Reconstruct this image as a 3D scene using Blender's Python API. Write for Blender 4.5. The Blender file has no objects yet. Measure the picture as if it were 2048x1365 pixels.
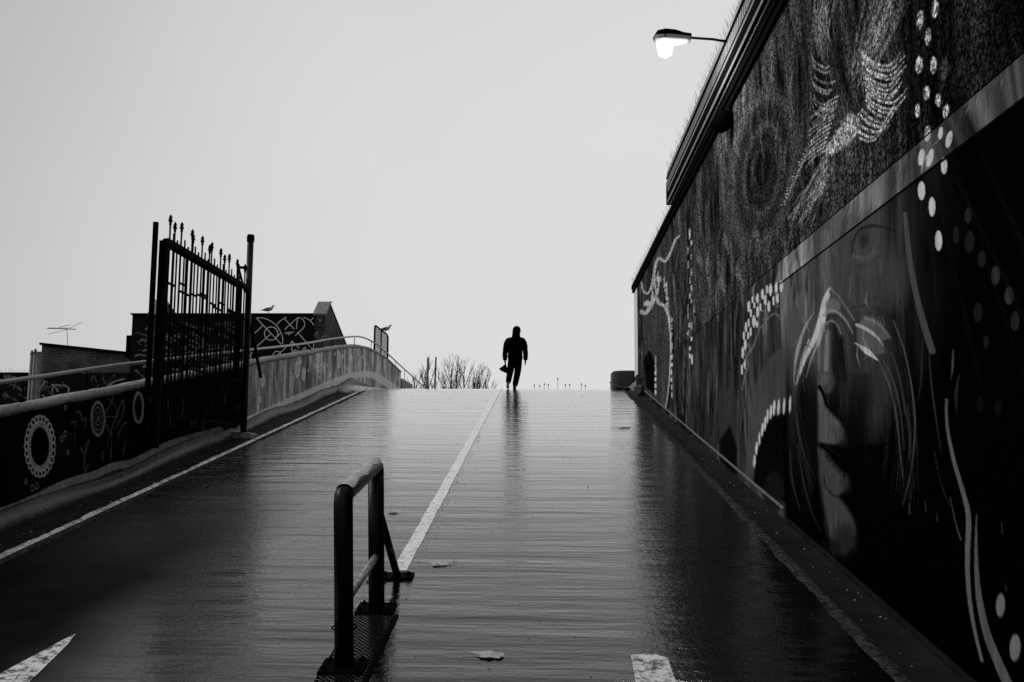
import bpy, bmesh, math, random
import numpy as np
from mathutils import Vector, Matrix

# ------------------------------------------------------------------ camera, world, sun, exposure
SC = bpy.context.scene
COL = SC.collection
R = math.radians
CAM = np.array([0.0, 0.0, 1.6])
FPX = 1991.0                                  # 35 mm lens on a 36 mm wide frame, 2048 px
_p, _r = R(6.96), R(0.3)
_y = math.atan((1090 - 1024) / math.hypot(FPX, 243))
FW = np.array([-math.sin(_y) * math.cos(_p), math.cos(_y) * math.cos(_p), math.sin(_p)])
_rt = np.cross(FW, [0, 0, 1]); _rt /= np.linalg.norm(_rt); _up = np.cross(_rt, FW)
RT = math.cos(_r) * _rt + math.sin(_r) * _up
UP = math.cos(_r) * _up - math.sin(_r) * _rt
cd = bpy.data.cameras.new('camera'); cam = bpy.data.objects.new('camera', cd); COL.objects.link(cam)
cd.lens = 35; cd.sensor_width = 36; cd.clip_start = 0.05; cd.clip_end = 3000
cam.matrix_world = Matrix(((RT[0], UP[0], -FW[0], CAM[0]), (RT[1], UP[1], -FW[1], CAM[1]), (RT[2], UP[2], -FW[2], CAM[2]), (0, 0, 0, 1)))
SC.camera = cam
SUN_EL, SUN_AZ = R(42), R(-85)                # behind the overcast, ahead and to the left
w = bpy.data.worlds.new('World'); SC.world = w; w.use_nodes = True
wn, wl = w.node_tree.nodes, w.node_tree.links
wn.clear()
wo = wn.new('ShaderNodeOutputWorld'); bgd = wn.new('ShaderNodeBackground')
sky = wn.new('ShaderNodeTexSky'); sky.sky_type = 'NISHITA'; sky.sun_disc = False
sky.sun_elevation = SUN_EL; sky.sun_rotation = SUN_AZ; sky.air_density = 1.0; sky.dust_density = 4.0; sky.ozone_density = 1.0
bw = wn.new('ShaderNodeRGBToBW'); wl.new(sky.outputs[0], bw.inputs[0])
mixw = wn.new('ShaderNodeMix'); mixw.data_type = 'RGBA'; mixw.inputs[0].default_value = 0.97
wl.new(bw.outputs[0], mixw.inputs[6])
wtc = wn.new('ShaderNodeTexCoord')                         # cloud deck: thinner and brighter ahead, slowly duller away from there
wvd = wn.new('ShaderNodeVectorMath'); wvd.operation = 'DOT_PRODUCT'; wvd.inputs[1].default_value = Vector((.20, 1, .05)).normalized()
wl.new(wtc.outputs['Generated'], wvd.inputs[0])
wmr = wn.new('ShaderNodeMapRange'); wmr.interpolation_type = 'SMOOTHSTEP'; wmr.inputs[1].default_value = .55; wmr.inputs[2].default_value = 1.0; wmr.inputs[3].default_value = 4.2; wmr.inputs[4].default_value = 7.5
wl.new(wvd.outputs['Value'], wmr.inputs[0])
wno = wn.new('ShaderNodeTexNoise'); wno.inputs['Scale'].default_value = 2.2; wno.inputs['Detail'].default_value = 4; wl.new(wtc.outputs['Generated'], wno.inputs[0])
wn2 = wn.new('ShaderNodeMapRange'); wn2.inputs[3].default_value = .90; wn2.inputs[4].default_value = 1.09; wl.new(wno.outputs[0], wn2.inputs[0])
wmu = wn.new('ShaderNodeMath'); wmu.operation = 'MULTIPLY'; wl.new(wmr.outputs[0], wmu.inputs[0]); wl.new(wn2.outputs[0], wmu.inputs[1])
wl.new(wmu.outputs[0], mixw.inputs[7])
wl.new(mixw.outputs[2], bgd.inputs[0]); bgd.inputs[1].default_value = 0.1
wl.new(bgd.outputs[0], wo.inputs[0])
sl = bpy.data.lights.new('sun', 'SUN'); sl.energy = 1.0; sl.angle = R(20); sl.color = (1, 1, 1)
sun = bpy.data.objects.new('sun', sl); COL.objects.link(sun)
sdir = Vector((math.sin(SUN_AZ) * math.cos(SUN_EL), math.cos(SUN_AZ) * math.cos(SUN_EL), math.sin(SUN_EL)))
sun.rotation_euler = (-sdir).to_track_quat('-Z', 'Y').to_euler(); sun.location = sdir * 60
SC.view_settings.view_transform = 'Standard'; SC.view_settings.look = 'None'
SC.view_settings.exposure = 0.0; SC.view_settings.gamma = 1.0
SC.cycles.max_bounces = 5; SC.cycles.use_denoising = False; SC.cycles.sample_clamp_indirect = 1.5; SC.cycles.sample_clamp_direct = 6.0

# ------------------------------------------------------------------ survey helpers (photo point -> point on a real surface)
def ray(x, y): return FW + RT * (x - 1024) / FPX + UP * (682.5 - y) / FPX
def at_y(x, y, Y):
    d = ray(x, y); return CAM + d * Y / d[1]
def at_x(x, y, X):
    d = ray(x, y); return CAM + d * X / d[0]
def on_ramp(x, y):
    d = ray(x, y); t = (-0.77 - 1.6) / (d[2] - .158 * d[1]); return CAM + t * d
def survey(P):
    D = P - CAM; z = D @ FW
    return 1024 + FPX * (D @ RT) / z, 682.5 - FPX * (D @ UP) / z

Y0, YC, YT = 4.873, 27.2, 3.2
def zr(Y):
    """height of the road along the ramp"""
    if Y < Y0 - .6: return 0.0
    if Y < Y0 + .6: t = Y - Y0 + .6; return .158 * t * t / 2.4
    if Y < YC: return -.77 + .158 * Y
    z = -.77 + .158 * YC; t = min(Y - YC, YT)
    return z + .158 * t - .158 / (2 * YT) * t * t

rng = random.Random(7)
# ------------------------------------------------------------------ object helpers
def tag(o, label=None, cat=None, group=None, kind=None):
    if label: o['label'] = label
    if cat: o['category'] = cat
    if group: o['group'] = group
    if kind: o['kind'] = kind
    return o
def thing(name, label, cat, loc=(0, 0, 0), rz=0, group=None):
    o = bpy.data.objects.new(name, None); COL.objects.link(o); o.location = loc; o.rotation_euler = (0, 0, rz)
    o.empty_display_size = .1
    return tag(o, label, cat, group)
def link(name, me, mat, parent=None, smooth=False):
    if mat is not None and not me.materials: me.materials.append(mat)
    if smooth:
        me.polygons.foreach_set('use_smooth', [True] * len(me.polygons))
    o = bpy.data.objects.new(name, me); COL.objects.link(o)
    if parent is not None: o.parent = parent
    return o
class MB:
    def __init__(s): s.v = []; s.f = []
    def add(s, vs, fs):
        n = len(s.v); s.v += [tuple(map(float, p)) for p in vs]; s.f += [tuple(i + n for i in f) for f in fs]; return s
    def box(s, a, b):
        (x0, y0, z0), (x1, y1, z1) = a, b
        return s.add([(x0, y0, z0), (x1, y0, z0), (x1, y1, z0), (x0, y1, z0), (x0, y0, z1), (x1, y0, z1), (x1, y1, z1), (x0, y1, z1)],
                     [(0, 3, 2, 1), (4, 5, 6, 7), (0, 1, 5, 4), (1, 2, 6, 5), (2, 3, 7, 6), (3, 0, 4, 7)])
    def tube(s, pts, r, n=10, caps=True, flat=1.0):
        pts = [Vector(p) for p in pts]; rs = r if isinstance(r, (list, tuple)) else [r] * len(pts)
        rings = []; prev = None
        for i, p in enumerate(pts):
            d = (pts[min(i + 1, len(pts) - 1)] - pts[max(i - 1, 0)])
            d = d.normalized() if d.length > 1e-9 else Vector((0, 0, 1))
            if prev is None:
                u = d.cross(Vector((0, 0, 1)) if abs(d.z) < .95 else Vector((1, 0, 0))).normalized()
            else:
                u = (prev - d * prev.dot(d)).normalized()
            prev = u; v = d.cross(u)
            rings.append([p + (u * math.cos(2 * math.pi * k / n) + v * math.sin(2 * math.pi * k / n) * flat) * rs[i] for k in range(n)])
        vs = [q for rg in rings for q in rg]; fs = []
        for i in range(len(pts) - 1):
            for k in range(n): fs.append((i * n + k, i * n + (k + 1) % n, (i + 1) * n + (k + 1) % n, (i + 1) * n + k))
        if caps: fs += [tuple(range(n))[::-1], tuple(range((len(pts) - 1) * n, len(pts) * n))]
        return s.add(vs, fs)
    def bar(s, a, b, wx, wz, upv=(0, 0, 1)):
        a, b = Vector(a), Vector(b); d = (b - a).normalized(); u = Vector(upv)
        sd = d.cross(u).normalized() * wx / 2; u2 = sd.cross(d).normalized() * wz / 2
        vs = [p + i * sd + j * u2 for p in (a, b) for i, j in ((-1, -1), (1, -1), (1, 1), (-1, 1))]
        return s.add(vs, [(0, 1, 2, 3), (4, 7, 6, 5), (0, 4, 5, 1), (1, 5, 6, 2), (2, 6, 7, 3), (3, 7, 4, 0)])
    def mesh(s, name):
        me = bpy.data.meshes.new(name); me.from_pydata(s.v, [], s.f); me.update()
        bm = bmesh.new(); bm.from_mesh(me); bmesh.ops.recalc_face_normals(bm, faces=bm.faces); bm.to_mesh(me); bm.free()
        return me
    def build(s, name, mat, parent=None, smooth=False): return link(name, s.mesh(name), mat, parent, smooth)
def bevel(o, wd, seg=2):
    m = o.modifiers.new('bevel', 'BEVEL'); m.width = wd; m.segments = seg; m.limit_method = 'ANGLE'; return o
def grid_mesh(name, P, closed=False):
    """P: (a, b, 3) array of points -> quad grid"""
    a, b = P.shape[:2]
    me = bpy.data.meshes.new(name)
    idx = np.arange(a * b).reshape(a, b)
    q = np.stack([idx[:-1, :-1], idx[1:, :-1], idx[1:, 1:], idx[:-1, 1:]], -1).reshape(-1, 4)
    me.vertices.add(a * b); me.vertices.foreach_set('co', P.reshape(-1).astype(np.float32))
    me.loops.add(q.size); me.loops.foreach_set('vertex_index', q.reshape(-1).astype(np.int32))
    me.polygons.add(len(q)); me.polygons.foreach_set('loop_start', np.arange(0, q.size, 4, dtype=np.int32))
    me.polygons.foreach_set('use_smooth', np.ones(len(q), bool))
    me.update(); me.validate(); return me
def paint_attr(me, val):
    at = me.attributes.new('paint', 'FLOAT', 'POINT'); at.data.foreach_set('value', val.astype(np.float32))

# ------------------------------------------------------------------ materials (the photograph is black and white)
def mat(name, base, rough=.7, spec=.3, metal=0, var=.25, vscale=6, bump=0, bscale=60, stretch=(1, 1, 1), attr=False, speck=0, sscale=38, coat=0, bdist=.01):
    m = bpy.data.materials.new(name); m.use_nodes = True; nt = m.node_tree; N, L = nt.nodes, nt.links
    b = N['Principled BSDF']; b.inputs['Roughness'].default_value = rough; b.inputs['Specular IOR Level'].default_value = spec
    if spec < .1: b.inputs['IOR'].default_value = 1.07      # matt, dirt-dulled surfaces
    b.inputs['Metallic'].default_value = metal; b.inputs['Coat Weight'].default_value = coat; b.inputs['Coat Roughness'].default_value = .12
    tc = N.new('ShaderNodeTexCoord'); mp = N.new('ShaderNodeMapping'); mp.inputs['Scale'].default_value = stretch; L.new(tc.outputs['Object'], mp.inputs[0])
    n1 = N.new('ShaderNodeTexNoise'); n1.inputs['Scale'].default_value = vscale; n1.inputs['Detail'].default_value = 6; n1.inputs['Roughness'].default_value = .65; L.new(mp.outputs[0], n1.inputs[0])
    mr = N.new('ShaderNodeMapRange'); mr.inputs[1].default_value = .3; mr.inputs[2].default_value = .7; mr.inputs[3].default_value = 1 - var; mr.inputs[4].default_value = 1 + var; L.new(n1.outputs[0], mr.inputs[0])
    mu = N.new('ShaderNodeMath'); mu.operation = 'MULTIPLY'; L.new(mr.outputs[0], mu.inputs[0])
    if attr:
        at = N.new('ShaderNodeAttribute'); at.attribute_name = 'paint'; L.new(at.outputs['Fac'], mu.inputs[1])
    else: mu.inputs[1].default_value = base
    out = mu.outputs[0]
    if speck:
        n3 = N.new('ShaderNodeTexNoise'); n3.inputs['Scale'].default_value = sscale; n3.inputs['Detail'].default_value = 4; n3.inputs['Roughness'].default_value = .75; L.new(tc.outputs['Object'], n3.inputs[0])
        r3 = N.new('ShaderNodeMapRange'); r3.inputs[1].default_value = .40 + .06 * (speck > 1); r3.inputs[2].default_value = .66 - .02 * (speck > 1); r3.inputs[3].default_value = max(.12, 1 - speck); r3.inputs[4].default_value = 1 + speck * 1.3; L.new(n3.outputs[0], r3.inputs[0])
        m3 = N.new('ShaderNodeMath'); m3.operation = 'MULTIPLY'; L.new(out, m3.inputs[0]); L.new(r3.outputs[0], m3.inputs[1]); out = m3.outputs[0]
    L.new(out, b.inputs['Base Color'])
    if bump:
        n2 = N.new('ShaderNodeTexNoise'); n2.inputs['Scale'].default_value = bscale; n2.inputs['Detail'].default_value = 4; L.new(tc.outputs['Object'], n2.inputs[0])
        bp = N.new('ShaderNodeBump'); bp.inputs['Strength'].default_value = bump; bp.inputs['Distance'].default_value = bdist; L.new(n2.outputs[0], bp.inputs['Height']); L.new(bp.outputs[0], b.inputs['Normal'])
    return m
M = {}
M['roughcast'] = mat('pebbledash paint', 0, .85, .03, var=.35, vscale=3, stretch=(1, 4, 1), attr=True, speck=1.25, sscale=34, bump=1, bscale=40, bdist=.03)
M['mural'] = mat('mural paint on smooth render', 0, .8, .04, var=.3, vscale=3, stretch=(1, 6, .8), attr=True, bump=.5, bscale=90, bdist=.006)
M['leftmural'] = mat('mural paint on low wall', 0, .8, .05, var=.35, vscale=5, stretch=(1, 5, 1.2), attr=True, bump=.5, bscale=80, speck=.25, bdist=.006)
M['trim'] = mat('dark trim board', .005, .7, .05)
M['flash'] = mat('grey flashing', .25, .5, .3, var=.15)
M['conduit'] = mat('pale conduit', .60, .4, .4)
M['mesh'] = mat('grey vent mesh', .26, .5, .3)
M['white'] = mat('white painted board', .80, .6, .3, var=.06)
M['concrete'] = mat('weathered concrete', .20, .65, .3, var=.4, vscale=9, bump=.6, bscale=40, speck=.3)
M['darkconc'] = mat('dark damp concrete', .035, .55, .35, var=.5, vscale=8, bump=.6, bscale=30, speck=.4)
M['coping'] = mat('wet coping concrete', .20, .6, .35, var=.35, vscale=12, bump=.5, bscale=50, speck=.3)
M['lip'] = mat('pale mortar lip', .50, .4, .3, var=.9, vscale=7, bump=.8, bscale=40, speck=.4)
M['iron'] = mat('black painted iron', .003, .5, .08, var=.3)
M['barrier'] = mat('dark painted steel tube', .004, .35, .15, var=.5, vscale=10, bump=.2, bscale=30)
M['rail'] = mat('wet galvanised rail', .16, .35, .5, var=.2, vscale=20)
M['black'] = mat('black cloth', .002, .9, .05, var=.2)
M['skin'] = mat('skin', .08, .6, .2)
M['sole'] = mat('pale shoe', .22, .6, .2)
M['darkwall'] = mat('black painted masonry', .006, .8, .1, var=.5, vscale=4, bump=.3, bscale=30)
M['gull_white'] = mat('white feathers', .38, .7, .2, var=.1)
M['gull_grey'] = mat('grey feathers', .07, .7, .2, var=.2)
M['wood'] = mat('bare bark', .035, .9, .1)
M['leaf'] = mat('wet dead leaf', .42, .45, .4, var=.5, vscale=30, bump=.6, bscale=80)
M['darkleaf'] = mat('dark rotten leaf', .02, .5, .4, var=.5, vscale=30)
M['graffiti'] = mat('white line paint', .75, .7, .2, var=.1)
M['greyline'] = mat('grey line paint', .11, .7, .2, var=.4)
M['pole'] = mat('grey pole', .16, .5, .3)

def brick_mat(name, c1, c2, mortar, axis):
    m = bpy.data.materials.new(name); m.use_nodes = True; N, L = m.node_tree.nodes, m.node_tree.links; b = N['Principled BSDF']; b.inputs['Roughness'].default_value = .85; b.inputs['Specular IOR Level'].default_value = .15
    tc = N.new('ShaderNodeTexCoord'); sp = N.new('ShaderNodeSeparateXYZ'); cb = N.new('ShaderNodeCombineXYZ'); L.new(tc.outputs['Object'], sp.inputs[0])
    L.new(sp.outputs[axis], cb.inputs[0]); L.new(sp.outputs[2], cb.inputs[1])
    br = N.new('ShaderNodeTexBrick'); br.inputs['Scale'].default_value = 1; br.inputs['Brick Width'].default_value = .24; br.inputs['Row Height'].default_value = .08; br.inputs['Mortar Size'].default_value = .010
    br.inputs['Color1'].default_value = (c1,) * 3 + (1,); br.inputs['Color2'].default_value = (c2,) * 3 + (1,); br.inputs['Mortar'].default_value = (mortar,) * 3 + (1,); L.new(cb.outputs[0], br.inputs[0])
    n = N.new('ShaderNodeTexNoise'); n.inputs['Scale'].default_value = 1.2; n.inputs['Detail'].default_value = 5; L.new(tc.outputs['Object'], n.inputs[0])
    mr = N.new('ShaderNodeMapRange'); mr.inputs[1].default_value = .35; mr.inputs[2].default_value = .65; mr.inputs[3].default_value = .45; mr.inputs[4].default_value = 1.4; L.new(n.outputs[0], mr.inputs[0])
    mx = N.new('ShaderNodeMix'); mx.data_type = 'RGBA'; mx.blend_type = 'MULTIPLY'; mx.inputs[0].default_value = 1; L.new(br.outputs[0], mx.inputs[6]); L.new(mr.outputs[0], mx.inputs[7]); L.new(mx.outputs[2], b.inputs['Base Color'])
    bp = N.new('ShaderNodeBump'); bp.inputs['Distance'].default_value = .01; bp.invert = True; L.new(br.outputs['Fac'], bp.inputs['Height']); L.new(bp.outputs[0], b.inputs['Normal'])
    return m
M['brick_front'] = brick_mat('grey brickwork', .13, .09, .015, 0)
M['brick_side'] = brick_mat('dark brickwork', .03, .008, .16, 1)

def wet_mat(name, base, r0, r1, amp=1.0, paint=None, sheen_grade=False, ior=1.38):
    """wet ribbed concrete: a thin film of water over dark ground, cross ripples and grain"""
    m = bpy.data.materials.new(name); m.use_nodes = True; N, L = m.node_tree.nodes, m.node_tree.links; b = N['Principled BSDF']
    b.inputs['IOR'].default_value = ior; b.inputs['Coat IOR'].default_value = 1.33; b.inputs['Coat Roughness'].default_value = .06
    tc = N.new('ShaderNodeTexCoord')
    def noise(sc, scale, det=3, rg=.5, dist=0):
        mp = N.new('ShaderNodeMapping'); mp.inputs['Scale'].default_value = sc; L.new(tc.outputs['Object'], mp.inputs[0])
        n = N.new('ShaderNodeTexNoise'); n.inputs['Scale'].default_value = scale; n.inputs['Detail'].default_value = det; n.inputs['Roughness'].default_value = rg; n.inputs['Distortion'].default_value = dist; L.new(mp.outputs[0], n.inputs[0]); return n
    def mr(n, a, c, d, e):
        q = N.new('ShaderNodeMapRange'); q.inputs[1].default_value = a; q.inputs[2].default_value = c; q.inputs[3].default_value = d; q.inputs[4].default_value = e; L.new(n.outputs[0], q.inputs[0]); return q
    dirt = noise((1, 1, 1), 2.2, 6, .6)
    fine = noise((1, 3, 1), 60, 3)
    c = N.new('ShaderNodeMath'); c.operation = 'MULTIPLY'; L.new(mr(dirt, .3, .7, base * .6, base * 1.5).outputs[0], c.inputs[0]); L.new(mr(fine, .3, .7, .6, 1.4).outputs[0], c.inputs[1])
    col = c.outputs[0]
    if paint:
        wearn = noise((1, 1, 1), 12, 9, .78); wr = mr(wearn, paint[1], paint[1] + .08, 0, 1)
        mx = N.new('ShaderNodeMix'); mx.data_type = 'FLOAT'; L.new(wr.outputs[0], mx.inputs[0]); L.new(col, mx.inputs[2]); mx.inputs[3].default_value = paint[0]; col = mx.outputs[0]
    if sheen_grade:                                              # base colour raised towards the crest, standing in for brighter sheen
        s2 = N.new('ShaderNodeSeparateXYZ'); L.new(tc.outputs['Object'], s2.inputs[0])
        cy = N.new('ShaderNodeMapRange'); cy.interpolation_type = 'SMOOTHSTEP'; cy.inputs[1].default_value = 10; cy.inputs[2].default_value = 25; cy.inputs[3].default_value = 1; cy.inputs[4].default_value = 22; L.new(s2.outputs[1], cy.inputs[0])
        cw = N.new('ShaderNodeMapRange'); cw.interpolation_type = 'SMOOTHSTEP'; cw.inputs[1].default_value = 9; cw.inputs[2].default_value = 21; cw.inputs[3].default_value = 0; cw.inputs[4].default_value = .9; L.new(s2.outputs[1], cw.inputs[0]); L.new(cw.outputs[0], b.inputs['Coat Weight'])   # coat weight also rises up the ramp to strengthen the sheen
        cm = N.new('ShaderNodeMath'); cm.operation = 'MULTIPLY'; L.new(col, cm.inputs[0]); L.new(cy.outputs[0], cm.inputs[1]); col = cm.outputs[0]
    L.new(col, b.inputs['Base Color'])
    pool = noise((.5, 1.2, 1), 1.6, 4)
    ro = mr(pool, .35, .65, r0, r1).outputs[0]
    if sheen_grade:                                              # lower left lane: rougher surface with the specular level turned down
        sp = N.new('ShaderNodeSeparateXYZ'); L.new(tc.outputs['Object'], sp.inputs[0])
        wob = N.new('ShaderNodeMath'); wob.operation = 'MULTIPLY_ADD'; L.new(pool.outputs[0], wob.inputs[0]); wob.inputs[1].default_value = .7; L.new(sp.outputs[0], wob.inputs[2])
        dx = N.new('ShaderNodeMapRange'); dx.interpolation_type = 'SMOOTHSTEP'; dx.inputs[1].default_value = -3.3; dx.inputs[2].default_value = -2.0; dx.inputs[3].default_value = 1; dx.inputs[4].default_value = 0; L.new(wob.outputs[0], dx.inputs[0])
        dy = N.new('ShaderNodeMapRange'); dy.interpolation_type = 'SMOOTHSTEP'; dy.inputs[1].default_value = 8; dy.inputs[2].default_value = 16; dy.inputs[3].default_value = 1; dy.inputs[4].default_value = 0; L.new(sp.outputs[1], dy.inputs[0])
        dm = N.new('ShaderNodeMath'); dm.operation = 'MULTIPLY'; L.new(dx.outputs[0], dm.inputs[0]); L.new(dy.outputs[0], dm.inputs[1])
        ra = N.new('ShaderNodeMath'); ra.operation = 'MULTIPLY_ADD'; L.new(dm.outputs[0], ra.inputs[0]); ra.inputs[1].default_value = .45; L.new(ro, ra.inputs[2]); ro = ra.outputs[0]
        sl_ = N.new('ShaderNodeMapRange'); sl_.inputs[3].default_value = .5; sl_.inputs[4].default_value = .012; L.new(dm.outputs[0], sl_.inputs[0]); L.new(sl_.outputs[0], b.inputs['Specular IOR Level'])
    L.new(ro, b.inputs['Roughness'])
    prev = None
    for sc, s, det, dist in (((.12, 1, 1), 3.6, 3, .024), ((.35, 1, 1), 14, 3, .0036), ((.75, 1, 1), 28, 3, .0021), ((1, 1, 1), 110, 2, .0007)):
        n = noise(sc, s, det); bp = N.new('ShaderNodeBump'); bp.inputs['Strength'].default_value = 1; bp.inputs['Distance'].default_value = dist * amp; L.new(n.outputs[0], bp.inputs['Height'])
        if prev: L.new(prev.outputs[0], bp.inputs['Normal'])
        prev = bp
    L.new(prev.outputs[0], b.inputs['Normal']); L.new(prev.outputs[0], b.inputs['Coat Normal'])
    return m
M['ramp'] = wet_mat('wet ribbed concrete', .004, .03, .12, 1.0, sheen_grade=True)
M['gutter'] = wet_mat('damp gutter concrete', .012, .45, .65, 1.5, ior=1.12)
M['skim'] = mat('dirty cement skim', .038, .8, .05, var=.8, vscale=14, bump=1, bscale=30, speck=.6)
M['line'] = wet_mat('worn white road paint', .03, .08, .2, .8, paint=(.70, .40)); M['line'].node_tree.nodes['Principled BSDF'].inputs['Coat Weight'].default_value = .5
M['arrow'] = wet_mat('white road arrow paint', .03, .3, .5, .8, paint=(.75, .44))
M['lot'] = mat('asphalt yard', .03, .8, .3)

# ------------------------------------------------------------------ ground and road
g = MB().add([(-900, -900, -.6), (900, -900, -.6), (900, 900, -.6), (-900, 900, -.6)], [(0, 1, 2, 3)]).build('ground', M['lot']); tag(g, kind='structure')
def strip(name, xs, dz, mt, y0=-8, y1=62, step=.12, wob=None, kind='structure', parent=None):
    """sheet that follows the ramp; xs = x columns, dz = height above road at each column"""
    ys = np.concatenate([np.arange(y0, 31, step), np.arange(31, y1 + .1, 1.0)]) if y1 > 31 else np.arange(y0, y1 + step / 2, step)
    P = np.zeros((len(xs), len(ys), 3))
    zz = np.array([zr(y) for y in ys])
    for i, x in enumerate(xs):
        P[i, :, 0] = x; P[i, :, 1] = ys; P[i, :, 2] = zz + dz[i]
    if wob is not None:
        for i, (ax, az) in enumerate(wob):
            P[i, :, 0] += ax * (np.array([rng.uniform(-1, 1) for _ in ys]) * .5 + np.sin(ys * 3.1 + i) * .5 + np.sin(ys * 7.7) * .3)
            P[i, :, 2] += az * np.array([rng.uniform(-1, 1) for _ in ys])
    o = link(name, grid_mesh(name, P), mt, parent)
    if kind: tag(o, kind=kind)
    return o
LX, RX, WALLX, LWX = -5.03, 2.20, 2.66, -5.75
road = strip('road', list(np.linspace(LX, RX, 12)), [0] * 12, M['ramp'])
strip('gutter', [-5.66, -5.55, -5.2, -5.08], [-.005, -.03, -.03, -.02], M['gutter'])
strip('gutter', [2.30, 2.42, 2.60, 2.72], [-.015, -.03, -.03, -.005], M['gutter'])
strip('kerb_lip', [-5.13, -5.11, -5.075, -5.04, -5.015], [-.05, .010, .024, .014, -.02], M['lip'], y1=27.6, wob=[(.010, 0), (.022, .007), (.008, .008), (.022, .007), (.022, 0)])
strip('kerb_skim', [-5.02, -4.96, -4.90], [.007, .006, -.004], M['skim'], y1=27.6, wob=[(.003, 0), (.03, .0), (.04, 0)])
strip('kerb_lip', [2.14, 2.19, 2.24, 2.29, 2.33], [-.012, .004, .010, .008, -.03], M['skim'], y1=28.5, wob=[(.03, 0), (.02, .003), (.012, .003), (.012, .003), (.012, 0)])
# side apron and deck beyond the crest
deck = MB().box((-6.2, 30.5, 3.0), (-5.06, 60, 3.70)).box((2.34, 29.4, 3.0), (9, 60, 3.74)).build('upper_deck', M['darkconc']); tag(deck, kind='structure')
# painted centre line (slightly wavering edge) and arrows
def marking(name, poly, mt, dz=.005):
    vs = []
    for (x, y) in poly: vs.append((x, y, zr(y) + dz))
    o = MB().add(vs, [tuple(range(len(vs)))]).build(name, mt); tag(o, kind='structure'); return o
strip('road_marking', [-1.345, -1.215], [.0045, .0045], M['line'], y0=8.95, y1=30.2, wob=[(.006, 0), (.006, 0)])
marking('road_marking', [(.55, 5.6), (.82, 5.6), (.82, 6.85), (.74, 6.93), (.58, 6.90)], M['arrow'])
marking('road_marking', [(-3.34, 7.20), (-3.37, 7.06), (-3.46, 6.43), (-3.54, 5.9), (-3.14, 5.9), (-3.20, 6.31), (-3.29, 6.98)], M['arrow'])

def vnoise(a, b, seed):
    """smooth 2-D value noise, -1..1"""
    g = np.random.default_rng(seed).uniform(-1, 1, (64, 64)); ia = np.floor(a).astype(int); ib = np.floor(b).astype(int)
    fa = a - ia; fb = b - ib; fa = fa * fa * (3 - 2 * fa); fb = fb * fb * (3 - 2 * fb)
    q = lambda i, j: g[i % 64, j % 64]
    return (q(ia, ib) * (1 - fa) + q(ia + 1, ib) * fa) * (1 - fb) + (q(ia, ib + 1) * (1 - fa) + q(ia + 1, ib + 1) * fa) * fb
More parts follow.
